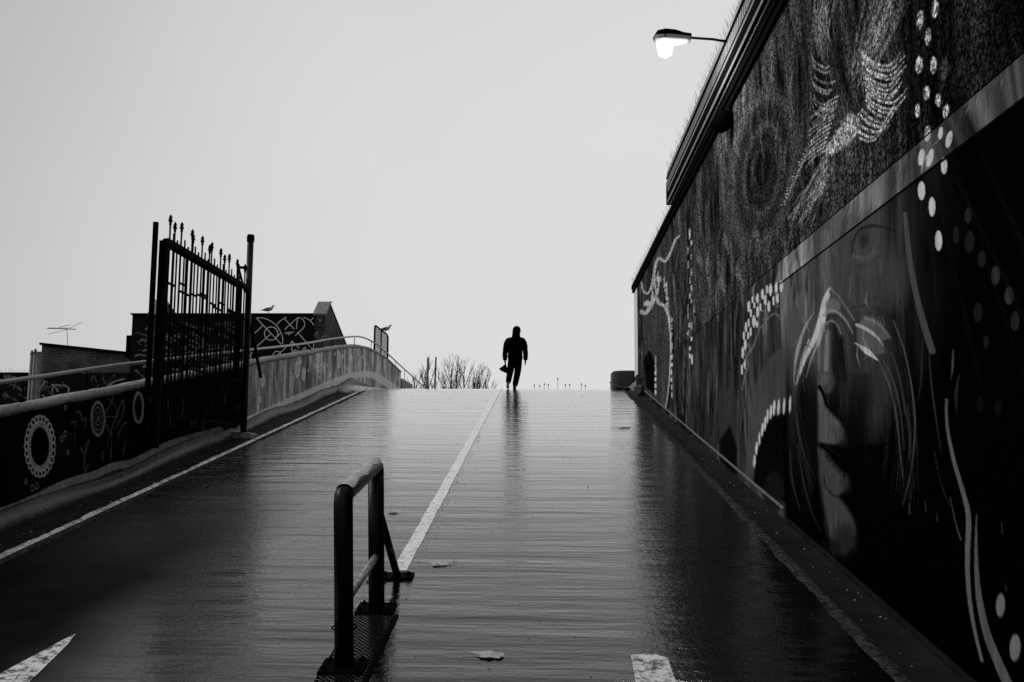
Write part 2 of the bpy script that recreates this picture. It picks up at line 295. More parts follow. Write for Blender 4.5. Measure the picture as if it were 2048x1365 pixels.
# ------------------------------------------------------------------ mural painting tools (values 0..255 as paint tone)
class Canvas:
    def __init__(s, P, base):
        s.P = P.reshape(-1, 3); s.u, s.v = survey(s.P)
        s.b = np.full(len(s.P), float(base)) if np.isscalar(base) else base.reshape(-1).astype(float)
    def sel(s, x0, x1, y0, y1): return np.nonzero((s.u > x0) & (s.u < x1) & (s.v > y0) & (s.v < y1))[0]
    def mix(s, i, m, val, a=1): s.b[i] = s.b[i] * (1 - m * a) + val * m * a
    def stroke(s, pts, w0, w1, val, soft=1.2, a=1, mid=None):
        pts = np.array(pts, float); W = max(w0, w1, mid or 0) + soft + 1
        i = s.sel(pts[:, 0].min() - W, pts[:, 0].max() + W, pts[:, 1].min() - W, pts[:, 1].max() + W)
        if not len(i): return
        seg = np.hypot(*(pts[1:] - pts[:-1]).T); cum = np.concatenate([[0], np.cumsum(seg)]) / max(seg.sum(), 1e-6)
        best = np.full(len(i), -1e9)
        for k in range(len(pts) - 1):
            d = pts[k + 1] - pts[k]; L2 = max((d ** 2).sum(), 1e-9)
            t = np.clip(((s.u[i] - pts[k, 0]) * d[0] + (s.v[i] - pts[k, 1]) * d[1]) / L2, 0, 1)
            dist = np.hypot(s.u[i] - pts[k, 0] - t * d[0], s.v[i] - pts[k, 1] - t * d[1])
            T = cum[k] + t * (cum[k + 1] - cum[k])
            wd = w0 + (w1 - w0) * T
            if mid is not None: wd = np.where(T < .5, w0 + (mid - w0) * 2 * T, mid + (w1 - mid) * (2 * T - 1))
            best = np.maximum(best, wd / 2 - dist)
        s.mix(i, np.clip(best / soft + .5, 0, 1), val, a)
    def oval(s, x, y, rx, ry, val, tilt=0, soft=1.0, a=1, ring=0):
        i = s.sel(x - max(rx, ry) - 4, x + max(rx, ry) + 4, y - max(rx, ry) - 4, y + max(rx, ry) + 4)
        if not len(i): return
        c, sn = math.cos(tilt), math.sin(tilt); dx = s.u[i] - x; dy = s.v[i] - y
        X = dx * c + dy * sn; Y = -dx * sn + dy * c
        q = np.sqrt((X / rx) ** 2 + (Y / ry) ** 2); d = (1 - q) * min(rx, ry)
        m = np.clip(d / soft + .5, 0, 1)
        if ring:
            m = m * np.clip((ring - d) / soft + .5, 0, 1)
        s.mix(i, m, val, a)
    def poly(s, pts, val, soft=1.5, a=1):
        pts = np.array(pts, float); i = s.sel(pts[:, 0].min() - 4, pts[:, 0].max() + 4, pts[:, 1].min() - 4, pts[:, 1].max() + 4)
        if not len(i): return
        ins = np.zeros(len(i), bool); dm = np.full(len(i), 1e9); n = len(pts)
        for k in range(n):
            a0, b0 = pts[k], pts[(k + 1) % n]
            cnd = ((a0[1] > s.v[i]) != (b0[1] > s.v[i])) & (s.u[i] < (b0[0] - a0[0]) * (s.v[i] - a0[1]) / ((b0[1] - a0[1]) or 1e-9) + a0[0])
            ins ^= cnd; d = b0 - a0; L2 = max((d ** 2).sum(), 1e-9); t = np.clip(((s.u[i] - a0[0]) * d[0] + (s.v[i] - a0[1]) * d[1]) / L2, 0, 1)
            dm = np.minimum(dm, np.hypot(s.u[i] - a0[0] - t * d[0], s.v[i] - a0[1] - t * d[1]))
        s.mix(i, np.clip(np.where(ins, dm, -dm) / soft + .5, 0, 1), val, a)
    def albedo(s, K, hi=.82): return np.clip((np.clip(s.b, 0, 255) / 255) ** 2.2 * K, .0008, hi)
def curve(pts, n=6):
    """Catmull-Rom through pts"""
    p = [pts[0]] + list(pts) + [pts[-1]]; out = []
    for i in range(1, len(p) - 2):
        for k in range(n):
            t = k / n; a, b, c, d = (np.array(q, float) for q in p[i - 1:i + 3])
            out.append(tuple(.5 * ((2 * b) + (-a + c) * t + (2 * a - 5 * b + 4 * c - d) * t * t + (-a + 3 * b - 3 * c + d) * t ** 3)))
    out.append(tuple(pts[-1])); return out

# ------------------------------------------------------------------ right wall with the mural
def wall_ys(n): # finer towards the near end
    k = np.linspace(1 / 29.3, 1 / 4.6, n); return np.concatenate([1 / k, [4.0, 3.0, 1.5, 0.0]])
mural = thing('mural_wall', 'tall rendered wall painted with a huge face and feathers along the ramp', 'wall', (WALLX, 4, 0))
ZB, ZM, ZU = 3.63, 3.885, 6.66
def px_noise(n, seed): return np.random.default_rng(seed).random(n)
def paint_right(c):
    rg = random.Random(3)
    u, v = c.u, c.v
    up = c.P[:, 2] > ZM - .005; Yw = c.P[:, 1]; Zw = c.P[:, 2]
    # base tones of the painted fields
    b = c.b
    b[up] = 50
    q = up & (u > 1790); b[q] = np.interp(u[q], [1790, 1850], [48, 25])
    lo = ~up
    b[lo] = 36
    band = lo & (Zw > ZB) & (u > 1566)
    near = lo & (~band) & (Yw < 11.25)
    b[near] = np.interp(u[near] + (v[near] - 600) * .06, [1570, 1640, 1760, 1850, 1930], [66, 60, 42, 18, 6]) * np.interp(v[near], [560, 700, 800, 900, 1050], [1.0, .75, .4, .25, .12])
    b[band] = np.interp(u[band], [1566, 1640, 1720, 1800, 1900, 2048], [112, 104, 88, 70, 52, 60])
    # brushy wave noise common to all fields (long vertical sweeps)
    wy = Yw + .35 * vnoise(Yw * .8, Zw * .7, 1)
    sw = vnoise(wy * 3, Zw * .9, 2) * .9 + vnoise(wy * 8, Zw * 1.6, 3) * .8 + vnoise(wy * 20, Zw * 3, 4) * .7
    b *= np.clip(1 + np.where(up, .46, .34) * sw, .2, 2.2)
    # upper field: eye-shaped whorl and wood-grain sweeps
    for k, (rx, ry, val) in enumerate(((68, 170, 66), (52, 136, 34), (39, 102, 66), (30, 80, 24), (22, 58, 52), (15, 44, 14), (6, 22, 34))):
        c.oval(1525, 340, rx, ry, val, .12, soft=9, a=.85)
    for k in range(150):
        x = rg.uniform(1290, 1640); y = rg.uniform(10, 620); L = rg.uniform(40, 130)
        c.stroke(curve([(x, y), (x - 6 + rg.uniform(-4, 4), y + L * .5), (x - 2 + rg.uniform(-8, 8), y + L)]), 1, 1, rg.choice((88, 78, 16, 14, 70, 100)), 3, .6, mid=rg.uniform(2, 7))
    for (x, y) in ((1448, 485), (1475, 548), (1442, 570), (1398, 520), (1510, 470)):
        c.poly([(x, y - 22), (x + 7, y - 2), (x + 9, y + 25), (x + 1, y + 8), (x - 5, y + 2)], 105, 4, .7)
    # winged figure: plumes up, feather arcs either side, body and long tail
    for k in range(44):
        x = 1722 + rg.uniform(-22, 24); t = rg.uniform(-1.3, 1)
        c.stroke(curve([(x, 150 + rg.uniform(-25, 30)), (x + 28 + 14 * t, 80), (x + 62 + 22 * t, -10 + rg.uniform(-40, 10))]), 2, 1, rg.uniform(75, 140), 2, .55, mid=rg.uniform(1.5, 4))
    for k in range(30):
        x = 1645 + rg.uniform(-12, 20)
        c.stroke(curve([(x, 110 + rg.uniform(-30, 20)), (x - 8, 60), (x + rg.uniform(-16, 16), -10)]), 1, 1, rg.uniform(80, 140), 2, .6, mid=3.5)
    for k in range(17):
        y = 118 + k * 9.6 + rg.uniform(-2.5, 2.5); x0 = 1748 - abs(k - 9) * 1.0 - (k > 11) * (k - 11) * 6; xe = 1808 - (k > 9) * (k - 9) * 6 + rg.uniform(-7, 7)
        c.stroke(curve([(x0 - 14, y - 12), (x0 + 6, y + 6), ((x0 + xe) / 2 + 6, y + 12), (xe, y - 16)]), rg.uniform(4, 7), .8, rg.uniform(140, 195), 1.5, .95, mid=rg.uniform(4, 6))
        c.stroke(curve([(x0 - 6, y - 2), (x0 + 10, y + 12), ((x0 + xe) / 2 + 10, y + 15), (xe + 4, y - 12)]), 1, .6, rg.choice((16, 30, 150)), 1.4, .55, mid=rg.uniform(1.2, 2.4))
    for k in range(8):
        y = 112 + k * 14 + rg.uniform(-6, 6)
        c.stroke(curve([(1622 + (k % 3) * 3, y), (1632, y + 15), (1650, y + 24), (1662 + rg.uniform(-6, 8), y + 22)]), 1, 5, rg.uniform(120, 175), 1.6, .75, mid=4)
    for k in range(13):
        y = 205 + k * 9
        c.stroke(curve([(1676 - k * 2.2, y - 12), (1650 - k * 2, y + 4), (1626 - k * 1.6 + rg.uniform(-8, 6), y + 26)]), 4, .8, rg.uniform(120, 175), 1.6, .8, mid=3.5)
    c.poly([(1700, 225), (1722, 240), (1715, 268), (1690, 295), (1662, 312), (1650, 300), (1665, 272), (1685, 245)], 150, 6, .85)
    c.poly([(1665, 280), (1680, 285), (1662, 312), (1648, 305)], 190, 4, .8)
    for k in range(24):
        t = k / 24; x = 1655 - 4 + 8 * rg.random(); e = 1578 + rg.uniform(-10, 42)
        c.stroke(curve([(x, 305 + rg.uniform(-5, 20)), ((x + e) / 2 + 12, 350 + rg.uniform(0, 30)), (e, 430 + rg.uniform(-10, 40))]), 2, .8, rg.uniform(85, 140), 1.8, .7, mid=3)
    for k in range(20):                                                    # scalloped edge of the tail
        t = k / 19; x = 1618 - t * 48; y = 300 + t * 108
        c.stroke([(x, y), (x - 5, y + 3.2), (x - 11, y + 2)], 2.8, 1.2, 140, 1.2, .85)
    for k in range(20):
        t = k / 19; x = 1666 - t * 56; y = 330 + t * 100
        c.stroke([(x + 5, y), (x, y + 4), (x - 7, y + 4)], 2.4, 1.0, 125, 1.2, .8)
    c.stroke(curve([(1610, 380), (1590, 430), (1578, 480), (1571, 540), (1560, 640)]), 1.5, 1.8, 105, 1.2, .85)
    # bright ovals falling from the top
    for x, y, rx, ry, t in ((1840, 40, 6.3, 19, .08), (1870, 18, 6.5, 18, .08), (1856, 74, 5.6, 17, .06), (1838, 130, 7, 16.5, .06), (1867, 131, 6.3, 16.5, .06), (1853, 187, 6, 14, .05), (1877, 200, 5.6, 13, .05), (1835, 222, 4.8, 13, .04),
                        (1892, 223, 5.6, 14, .2), (1855, 267, 6.2, 16, .08), (1881, 267, 4.6, 12.5, .15), (1898, 279, 5.8, 17, .22), (1842.5, 315, 6, 16.5, .16), (1860, 316, 6, 18.5, .25), (1888, 332, 6, 16.5, 0), (1843, 382, 7, 18.5, 0), (1864, 414, 6.5, 19, 0), (1877, 482, 7, 20, 0)):
        c.oval(x, y, rx, ry, 205, t)
    for x, y, rx, ry, val in ((1888, 138, 9, 24, 52), (1936, 432, 7, 16, 34), (1939, 484, 10, 22, 28), (1963, 519, 8, 17, 30), (1991, 551, 9, 19, 44), (2018, 592, 9, 18, 44), (2030, 643, 9, 20, 34), (1956, 625, 9, 20, 26), (1972, 684, 6, 13, 26),
                              (1912, 470, 6, 18, 28), (1960, 810, 8, 17, 18), (1997, 815, 7, 17, 18), (2001, 1211, 9, 24, 86), (2030, 1296, 11, 27, 86)):
        c.oval(x, y, rx, ry, val, .05, soft=1.6)
    # band: sloping brush marks
    for k in range(190):
        x = rg.uniform(1580, 2040); y = 512 - .94 * (x - 1568) + rg.uniform(-10, 80)
        i = np.argmin((u - x) ** 2 + (v - y) ** 2)
        if ZB < Zw[i] < ZM: c.stroke([(x, y), (x - rg.uniform(4, 14), y + rg.uniform(14, 34))], 1, 1, b[i] * rg.choice((.6, .75, 1.3, 1.5)), 2, .5, mid=rg.uniform(1, 4))
    # dark rays in the upper right of the near panel
    for x, y, x2, y2, w_ in ((1900, 330, 2048, 640, 14), (1960, 300, 2060, 520, 18), (1880, 420, 1960, 760, 10), (1930, 380, 2048, 760, 8)):
        c.stroke([(x, y), (x2, y2)], w_ * .4, w_, 26, 10, .45)
    # the face: brow, lidded eyes
    c.oval(1720, 560, 95, 75, 58, 0, 45, .7); c.oval(1690, 480, 80, 70, 58, 0, 45, .7); c.oval(1608, 690, 34, 90, 62, 0, 22, .7); c.oval(1745, 765, 44, 120, 48, .1, 32, .8)
    c.oval(1614, 830, 22, 100, 14, 0, 14, .7); c.oval(1708, 900, 26, 150, 8, .1, 24, .7)
    c.stroke(curve([(1704, 506), (1707, 482), (1720, 460), (1745, 452), (1768, 455), (1792, 462)]), 2, 1, 20, 5, .75, mid=6)
    c.oval(1727, 482, 11, 18, 30, .2, 7, .6); c.stroke(curve([(1716, 478), (1722, 500), (1736, 494), (1742, 478)]), 2, 2, 72, 3, .5)
    for k in range(13): c.stroke([(1706 + k * 3.6, 514 - (k - 5) ** 2 * .30), (1709 + k * 4.0, 524 - (k - 5) ** 2 * .36)], 1.4, .8, 88, 1.3, .7)
    c.stroke(curve([(1706, 512), (1724, 517), (1742, 508), (1752, 486)]), 2, 1, 76, 2, .7)
    c.stroke(curve([(1712, 530), (1735, 532), (1758, 512)]), 3, 1, 40, 4, .6)
    c.poly([(1576, 608), (1600, 590), (1622, 600), (1620, 640), (1590, 700), (1577, 690)], 70, 12, .6)
    for k in range(9): c.stroke([(1594 + k * 3, 582 + (k % 3) * 4), (1596 + k * 3, 606 + (k % 2) * 6)], 1.5, 1, 90, 1.5, .6)
    # light column above the nose ridge
    c.stroke([(1652, 470), (1650, 530), (1655, 580)], 22, 16, 86, 8, .6)
    # white paint over nose and cheeks
    c.stroke(curve([(1660, 576), (1648, 600), (1640, 640), (1628, 680), (1612, 712), (1600, 745), (1592, 770)]), 4, 3, 160, 2, .95, mid=11)
    c.stroke(curve([(1655, 590), (1648, 620), (1644, 655), (1636, 690)]), 10, 6, 165, 2.5, .9, mid=12)
    c.stroke(curve([(1646, 650), (1634, 690), (1622, 720), (1612, 755)]), 7, 1, 128, 1.6, .8)
    c.stroke(curve([(1628, 625), (1610, 655), (1598, 690), (1590, 730), (1588, 775)]), 1, 1, 128, 1.6, .85, mid=8)
    c.stroke(curve([(1618, 680), (1606, 712), (1597, 742), (1590, 790)]), 4, 1, 138, 1.5, .8)
    c.stroke(curve([(1598, 700), (1612, 690), (1625, 700)]), 1, 1, 30, 1, .7, mid=2)
    c.stroke(curve([(1590, 770), (1592, 830), (1602, 890), (1625, 950)]), 3, 1, 52, 2.5, .8)
    c.stroke(curve([(1658, 574), (1674, 590), (1690, 612), (1708, 640)]), 2.5, 4, 92, 2, .8)
    c.oval(1665, 612, 15, 14, 88, .5, 6, .8)
    c.stroke(curve([(1648, 632), (1660, 622), (1676, 626), (1692, 642), (1706, 668)]), 7, 2, 112, 2.5, .85)
    c.stroke(curve([(1650, 650), (1662, 642), (1674, 650), (1682, 668)]), 5, 2, 104, 2, .85)
    c.stroke(curve([(1662, 632), (1680, 638), (1694, 660), (1704, 684)]), 1.5, 1, 22, 1.4, .8)
    c.poly([(1714, 648), (1742, 632), (1765, 648), (1782, 676), (1764, 682), (1772, 706), (1752, 712), (1716, 690)], 76, 5, .85)
    c.stroke(curve([(1713, 650), (1735, 660), (1755, 676), (1766, 692)]), 6, 1, 142, 1.6, .9, mid=7)
    c.stroke(curve([(1730, 636), (1752, 646), (1770, 662), (1781, 678)]), 7, 1, 96, 2.5, .8)
    c.stroke([(1710, 686), (1730, 700), (1757, 722)], 2, 2, 158, 1.4, .95, mid=12)
    for k in range(8): c.stroke([(1722 + k * 6, 640 - k), (1728 + k * 6, 654 - k * .4)], 1.5, 1, 112, 1.2, .6)
    c.stroke(curve([(1700, 618), (1730, 612), (1760, 618), (1785, 640)]), 4, 1, 34, 4, .6)
    c.stroke(curve([(1735, 596), (1762, 598), (1782, 622)]), 4, 1, 44, 5, .6)
    # nose shaft, nostril, lips, chin
    c.stroke([(1655, 665), (1653, 705), (1654, 748)], 10, 10, 100, 5, .85); c.stroke([(1657, 700), (1653, 738)], 5, 6, 125, 4, .7)
    c.stroke([(1640, 690), (1640, 740), (1643, 800)], 10, 12, 100, 5, .85); c.oval(1652, 752, 16, 24, 52, 0, 10, .7); c.stroke(curve([(1672, 660), (1678, 720), (1676, 780), (1668, 800)]), 6, 4, 26, 6, .6)
    c.stroke([(1682, 680), (1690, 760)], 12, 8, 6, 10, .6); c.stroke([(1712, 700), (1722, 780)], 20, 10, 34, 14, .5)
    c.oval(1651, 715, 13, 66, 62, .02, 8, .75); c.stroke([(1654, 672), (1652, 742)], 6, 8, 112, 4, .7); c.oval(1653, 766, 18, 22, 56, 0, 8, .8); c.oval(1648, 760, 8, 12, 84, 0, 6, .6)
    c.stroke(curve([(1668, 650), (1676, 700), (1678, 750), (1672, 790)]), 6, 5, 20, 7, .7)
    c.poly([(1636, 782), (1645, 786), (1650, 812), (1664, 828), (1680, 845), (1687, 862), (1685, 878), (1672, 889), (1655, 888), (1636, 884)], 72, 7, .95)
    c.oval(1680, 872, 12, 20, 46, -.3, 10, .6)
    c.stroke(curve([(1639, 774), (1646, 788), (1651, 806), (1662, 822)]), 7, 2, 3, 2, .95)
    c.poly([(1636, 896), (1648, 900), (1662, 920), (1680, 940), (1695, 952), (1697, 968), (1687, 984), (1677, 993), (1692, 1012), (1706, 1035), (1713, 1062), (1708, 1092), (1690, 1108), (1665, 1108), (1655, 1060), (1645, 1000), (1638, 950)], 60, 9, .9)
    c.oval(1692, 1085, 26, 36, 26, 0, 18, .7); c.oval(1660, 1100, 20, 22, 20, 0, 14, .7); c.oval(1692, 968, 10, 20, 34, -.3, 8, .6)
    c.stroke(curve([(1640, 889), (1660, 903), (1680, 920), (1700, 904), (1712, 892)]), 4, 1, 2, 2.5, .95, mid=6)
    c.stroke(curve([(1650, 894), (1668, 905), (1682, 914)]), 1.5, 1, 40, 1.5, .6)
    c.stroke(curve([(1654, 914), (1668, 932), (1688, 952)]), 6, 8, 24, 2.5, .85)
    for k in range(10): c.stroke([(1657 + k * 3.1, 917 + k * 3.4), (1655 + k * 3.1, 926 + k * 3.7)], 1.6, 1, 62, 1, .7)
    c.stroke(curve([(1648, 955), (1656, 980), (1672, 994), (1684, 990)]), 2, 1, 18, 4, .7, mid=5)
    for k in range(170):                                        # dry brush marks following the face
        x = rg.uniform(1585, 1800); y = rg.uniform(470, 1040); L = rg.uniform(12, 50); i0 = np.argmin((u - x) ** 2 + (v - y) ** 2 + 1e6 * up)
        t_ = b[i0]; c.stroke(curve([(x, y), (x + rg.uniform(-3, 4), y + L / 2), (x + rg.uniform(-6, 8), y + L)]), .8, .8, t_ * rg.choice((.6, 1.45, 1.6)), 1.8, .45, mid=rg.uniform(1, 3))
    # hair and ribbons
    hs = ([(1757, 722), (1778, 770), (1792, 830), (1800, 900), (1806, 960)], [(1762, 715), (1786, 760), (1802, 830), (1808, 900)], [(1783, 705), (1800, 760), (1810, 830)], [(1786, 640), (1808, 700), (1824, 780), (1830, 850), (1824, 930), (1806, 1010)],
          [(1815, 810), (1820, 860), (1818, 920)], [(1858, 710), (1864, 780), (1874, 850), (1882, 905)], [(1845, 680), (1842, 760), (1836, 800)], [(1580, 900), (1584, 960), (1600, 1020)], [(1597, 890), (1606, 960), (1622, 1020), (1640, 1060)])
    for k, h in enumerate(hs): c.stroke(curve(h), 2.2, 1.5, (76, 66, 54, 72, 52, 50, 40, 44, 40)[k], 1.8, .85, mid=3.5)
    for k in range(34):
        x = rg.uniform(1748, 1812); y = 690 + (x - 1748) * 1.1 + rg.uniform(-20, 30); c.stroke(curve([(x, y), (x + 18, y + 90), (x + 25, y + 180), (x + rg.uniform(8, 26), y + 260)]), 1, .8, rg.choice((34, 46, 60)), 1.6, .55)
    for k in range(16):
        x = rg.uniform(1578, 1600); y = rg.uniform(720, 800); c.stroke(curve([(x, y), (x - 1, y + 80), (x + 12, y + 160), (x + 32, y + 240)]), 1, .8, rg.choice((34, 46, 56)), 1.6, .5)
    c.stroke(curve([(1810, 428), (1817, 500), (1828, 570), (1845, 640), (1864, 702)]), 9, 14, 64, 1.6, .9)
    c.stroke(curve([(1893, 800), (1894, 850), (1906, 915), (1926, 985), (1937, 1035), (1935, 1110), (1938, 1190), (1950, 1265), (1964, 1322)]), 5, 6, 78, 1.4, .95, mid=11)
    c.stroke(curve([(1953, 1030), (1952, 1100), (1956, 1180), (1972, 1262), (1996, 1325), (2016, 1370)]), 2, 20, 72, 1.4, .95, mid=13)
    c.stroke(curve([(1906, 700), (1905, 735), (1902, 758)]), 2, 1, 70, 1.4, .8, mid=5); c.stroke(curve([(1918, 750), (1912, 790), (1914, 830)]), 3, 1, 40, 2, .8, mid=8)
    c.stroke(curve([(1900, 995), (1912, 1050), (1922, 1080)]), 1.5, 3, 74, 1.3, .8)
    c.stroke(curve([(1868, 900), (1880, 960), (1898, 1010)]), 1.5, 1.5, 52, 1.3, .8)
    for x, y in ((1818, 1006), (1850, 1000), (1872, 1020), (2003, 1045), (2010, 1160)): c.stroke([(x, y), (x + 2, y + 22)], 1, 2.5, 58, 1.2, .8)
    # middle of the wall: raindrops, chain, arc of dashes, figures
    fm = (~up) & (Yw > 11.2)
    b[fm & (u > 1490)] *= 1.25
    for k in range(110):
        x = rg.uniform(1290, 1500); y = rg.uniform(600, 900); c.stroke([(x, y), (x + rg.uniform(-2, 2), y + rg.uniform(40, 110))], 1, 1, rg.choice((78, 98, 10, 8, 66)), 2, .6, mid=rg.uniform(1.5, 4))
    c.poly([(1492, 960), (1496, 850), (1510, 770), (1535, 720), (1568, 690), (1573, 800), (1545, 812), (1524, 850), (1508, 930)], 60, 5, .75)
    c.poly([(1506, 965), (1516, 885), (1536, 838), (1574, 824), (1578, 1010), (1540, 990)], 9, 3, .9)
    c.oval(1548, 985, 22, 42, 24, 0, 5, .8)
    c.poly([(1436, 790), (1446, 770), (1452, 785), (1462, 768), (1476, 800), (1478, 900), (1468, 950), (1440, 900)], 46, 4, .7)
    c.poly([(1440, 880), (1460, 850), (1474, 900), (1470, 955), (1440, 920)], 8, 5, .8)
    for x, y, rx, ry in ((1497.7, 613.6, 3, 11), (1505, 600, 2, 6.5), (1509, 611, 2, 6), (1502, 627, 2.3, 8), (1515, 597, 2.5, 9.5), (1525, 589, 2.7, 10), (1534, 579, 2, 8), (1541, 580, 3, 12), (1515, 624, 2.7, 11), (1521, 615, 2, 7.5), (1530.6, 600.7, 2.7, 10),
                         (1538, 613.6, 2.7, 11), (1552.5, 576, 2.5, 10), (1562.5, 573, 2.8, 11.5), (1555, 597, 2.5, 9.5), (1547, 602, 2, 9), (1507.7, 643, 3, 12), (1514, 649, 2, 7), (1497.5, 646, 2, 8), (1492, 655, 2.3, 10), (1501, 664, 2.2, 8.5),
                         (1488, 671.6, 2, 9), (1496, 672, 1.8, 7), (1490.5, 690, 2.2, 11), (1485.5, 705.6, 2.4, 12), (1489.5, 729, 1.8, 9), (1484, 739.6, 2, 10.5)):
        c.oval(x, y, rx, ry, 225, soft=.8)
    for pts in ([(1556, 612), (1563, 618), (1560, 640)], [(1560, 634), (1548, 628), (1537, 636), (1528, 648), (1518, 660), (1508, 690), (1500, 705)], [(1524, 622), (1532, 624), (1533, 640), (1526, 640)], [(1496, 688), (1500, 700), (1494, 715), (1497, 732), (1490, 750), (1484, 780)], [(1526, 650), (1528, 668), (1533, 655), (1531, 640)]):
        c.stroke(curve(pts), 4, 3.5, 84, 1.2, .85)
    for x, y in ((1508.7, 923), (1513, 897), (1519, 878), (1524.6, 860), (1530, 848), (1535, 833), (1541.5, 824.6), (1548, 816), (1557, 815), (1568, 813), (1580, 809)): c.oval(x, y, 2.2, 13 + (x - 1508) * .06, 165, soft=.9, tilt=.05)
    # far end: ribbons, dashes, arch and dark figure
    c.poly([(1284, 628), (1300, 618), (1312, 604), (1330, 622), (1339, 660), (1339, 760), (1332, 815), (1310, 800), (1290, 780)], 62, 2, .6)
    c.poly([(1288, 720), (1298, 700), (1306, 712), (1311, 740), (1311, 790), (1292, 775)], 8, 2.5, .9)
    c.stroke(curve([(1283, 565), (1287, 583), (1296, 587), (1303, 572), (1308, 548), (1313, 524), (1319, 517), (1331, 523), (1341, 505), (1351, 480), (1358, 473)]), 3, 4, 160, 1.1, .95, mid=5)
    c.stroke(curve([(1283, 624), (1292, 626), (1303, 610), (1311, 596), (1318, 607), (1328, 612), (1336, 628), (1339, 645)]), 8, 5, 155, 1.2, .95, mid=7)
    c.stroke(curve([(1339, 640), (1341, 690), (1340, 740), (1336, 785), (1331, 815)]), 3, 2, 150, 1, .95)
    dd = [(1312 + rg.uniform(-2, 10), 548 + rg.uniform(0, 40)) for _ in range(15)] + [(1290 + k * 2.6, 612 - k * 2 + rg.uniform(-4, 4)) for k in range(8)] + [(1306 + rg.uniform(-3, 4), 562 + k * 9) for k in range(5)] + \
         [(1328 + k * 1.4, 560 + k * 12 + rg.uniform(-4, 4)) for k in range(12)] + [(1333 + k * 1.0, 570 + k * 14) for k in range(11)] + [(1343 + rg.uniform(-1, 1), 640 + k * 15) for k in range(11)] + \
         [(1311, 720 + k * 13) for k in range(6)] + [(1380 + rg.choice((-4, 0, 3)), 470 + k * 15 + rg.uniform(-3, 3)) for k in range(17)] + [(1384, 715), (1379, 650), (1388, 620)]
    for x, y in dd: c.oval(x, y, 1.25, rg.uniform(4.5, 7.5), 235, soft=.6, a=.95)
    c.oval(1379, 468, 1.8, 11, 210, soft=.8); c.oval(1384, 720, 1.6, 10, 215, soft=.8)
    for pts in ([(1371, 695), (1367, 760), (1365, 830)], [(1376, 690), (1374, 780), (1372, 850)], [(1386, 740), (1380, 780), (1381, 860)]): c.stroke(pts, 1.2, 1.4, 85, 1, .8)

def face_grid(name, ys, zlo, zhi, nz, x, mt, parent, bend=1.0):
    t = np.linspace(0, 1, nz) ** bend
    P = np.zeros((len(ys), nz, 3)); P[:, :, 0] = x; P[:, :, 1] = ys[:, None]
    lo = np.array([zlo(y) for y in ys]); hi = np.array([zhi(y) for y in ys])
    P[:, :, 2] = lo[:, None] + (hi - lo)[:, None] * t[None, :]
    P = P[:, ::-1]
    me = grid_mesh(name, P); c = Canvas(P, 30); paint_right(c); paint_attr(me, c.albedo(KR)); return link(name, me, mt, parent)
KR = 2.3
mural.location = (0, 0, 0)
ys = wall_ys(560)
ysn = ys[ys <= 11.25]; ysf = ys[ys >= 11.25]; ysn = np.concatenate([[11.25], ysn]); ysf = np.concatenate([ysf, [11.25]])
face_grid('upper_render', ys, lambda y: ZM, lambda y: ZU, 230, WALLX, M['roughcast'], mural)
face_grid('lower_render', ysf, lambda y: zr(y) - .05, lambda y: ZM - .015, 300, WALLX, M['mural'], mural)
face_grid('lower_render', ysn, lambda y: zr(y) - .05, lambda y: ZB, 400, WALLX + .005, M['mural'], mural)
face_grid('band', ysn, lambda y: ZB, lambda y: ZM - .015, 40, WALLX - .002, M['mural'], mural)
MB().box((WALLX + .004, 0, ZM - .05), (WALLX + .03, 29.3, ZM + .03)).box((WALLX + .001, 0, ZB - .012), (WALLX + .03, 11.25, ZB - .001)).build('joint', M['trim'], mural)
MB().box((WALLX + .03, -.01, -.6), (WALLX + 6, 29.31, 6.85)).build('wall_body', M['darkconc'], mural)
MB().box((WALLX - .004, 28.3, 4.12), (WALLX + .02, 29.32, 6.62)).build('white_board', M['white'], mural)
bs = MB()
yy = np.arange(11.26, 28, .3)
for a, b_ in zip(yy[:-1], yy[1:]): bs.bar((WALLX - .008, a, zr(a) + .10), (WALLX - .008, b_, zr(b_) + .10), .03, .02)
bs.build('base_strip', M['coping'], mural)
bs = MB()
for i, (a, b_) in enumerate(zip(np.arange(0, 11.1, .12), np.arange(.12, 11.2, .12))): bs.bar((WALLX - .004 + .006 * math.sin(i * 2.3), a, zr(a) + .01), (WALLX - .004 + .006 * math.sin(i * 2.3 + 2.3), b_, zr(b_) + .01), .03, .03)
bs.build('base_mortar', M['gutter'], mural)
# trim board with grooves, roof parapet box with its layers
MB().box((WALLX - .05, 0, 6.64), (WALLX + .02, 29.45, 6.72)).box((WALLX - .03, 0, 6.72), (WALLX + .02, 29.45, 6.745)).box((WALLX - .07, 0, 6.745), (WALLX + .02, 29.45, 6.85)).build('fascia_board', M['trim'], mural)
PY = 20.4
MB().box((2.54, 0, 6.955), (3.2, PY, 7.42)).build('roof_parapet', M['trim'], mural)
MB().tube([(2.60, 0, 6.935), (2.60, PY - .2, 6.935)], .013, 8).build('conduit', M['conduit'], mural)
fl = MB().box((2.515, 0, 7.435), (3.2, PY - .35, 7.55)).build('flashing', M['flash'], mural)
MB().box((2.50, 0, 7.425), (2.56, PY - .3, 7.434)).build('flashing_lip', M['trim'], mural)
mv = MB(); y = 6.0                                                # vertical slats of the vent strip
mb2 = MB().box((2.528, 0, 7.25), (2.539, PY - .2, 7.415)).build('vent_strip', M['mesh'], mural)
while y < PY - .3: mv.box((2.524, y, 7.25), (2.5275, y + .006, 7.415)); y += .11
o = mv.build('vent_slats', M['trim'], mural); tag(o, kind='stuff')
mv = MB(); y = 6.0                                                # perforated drip edges
while y < PY - .3: mv.box((2.532, y, 7.16), (2.539, y + .034, 7.205)); mv.box((2.530, y, 6.93), (2.539, y + .03, 6.985)); y += .042
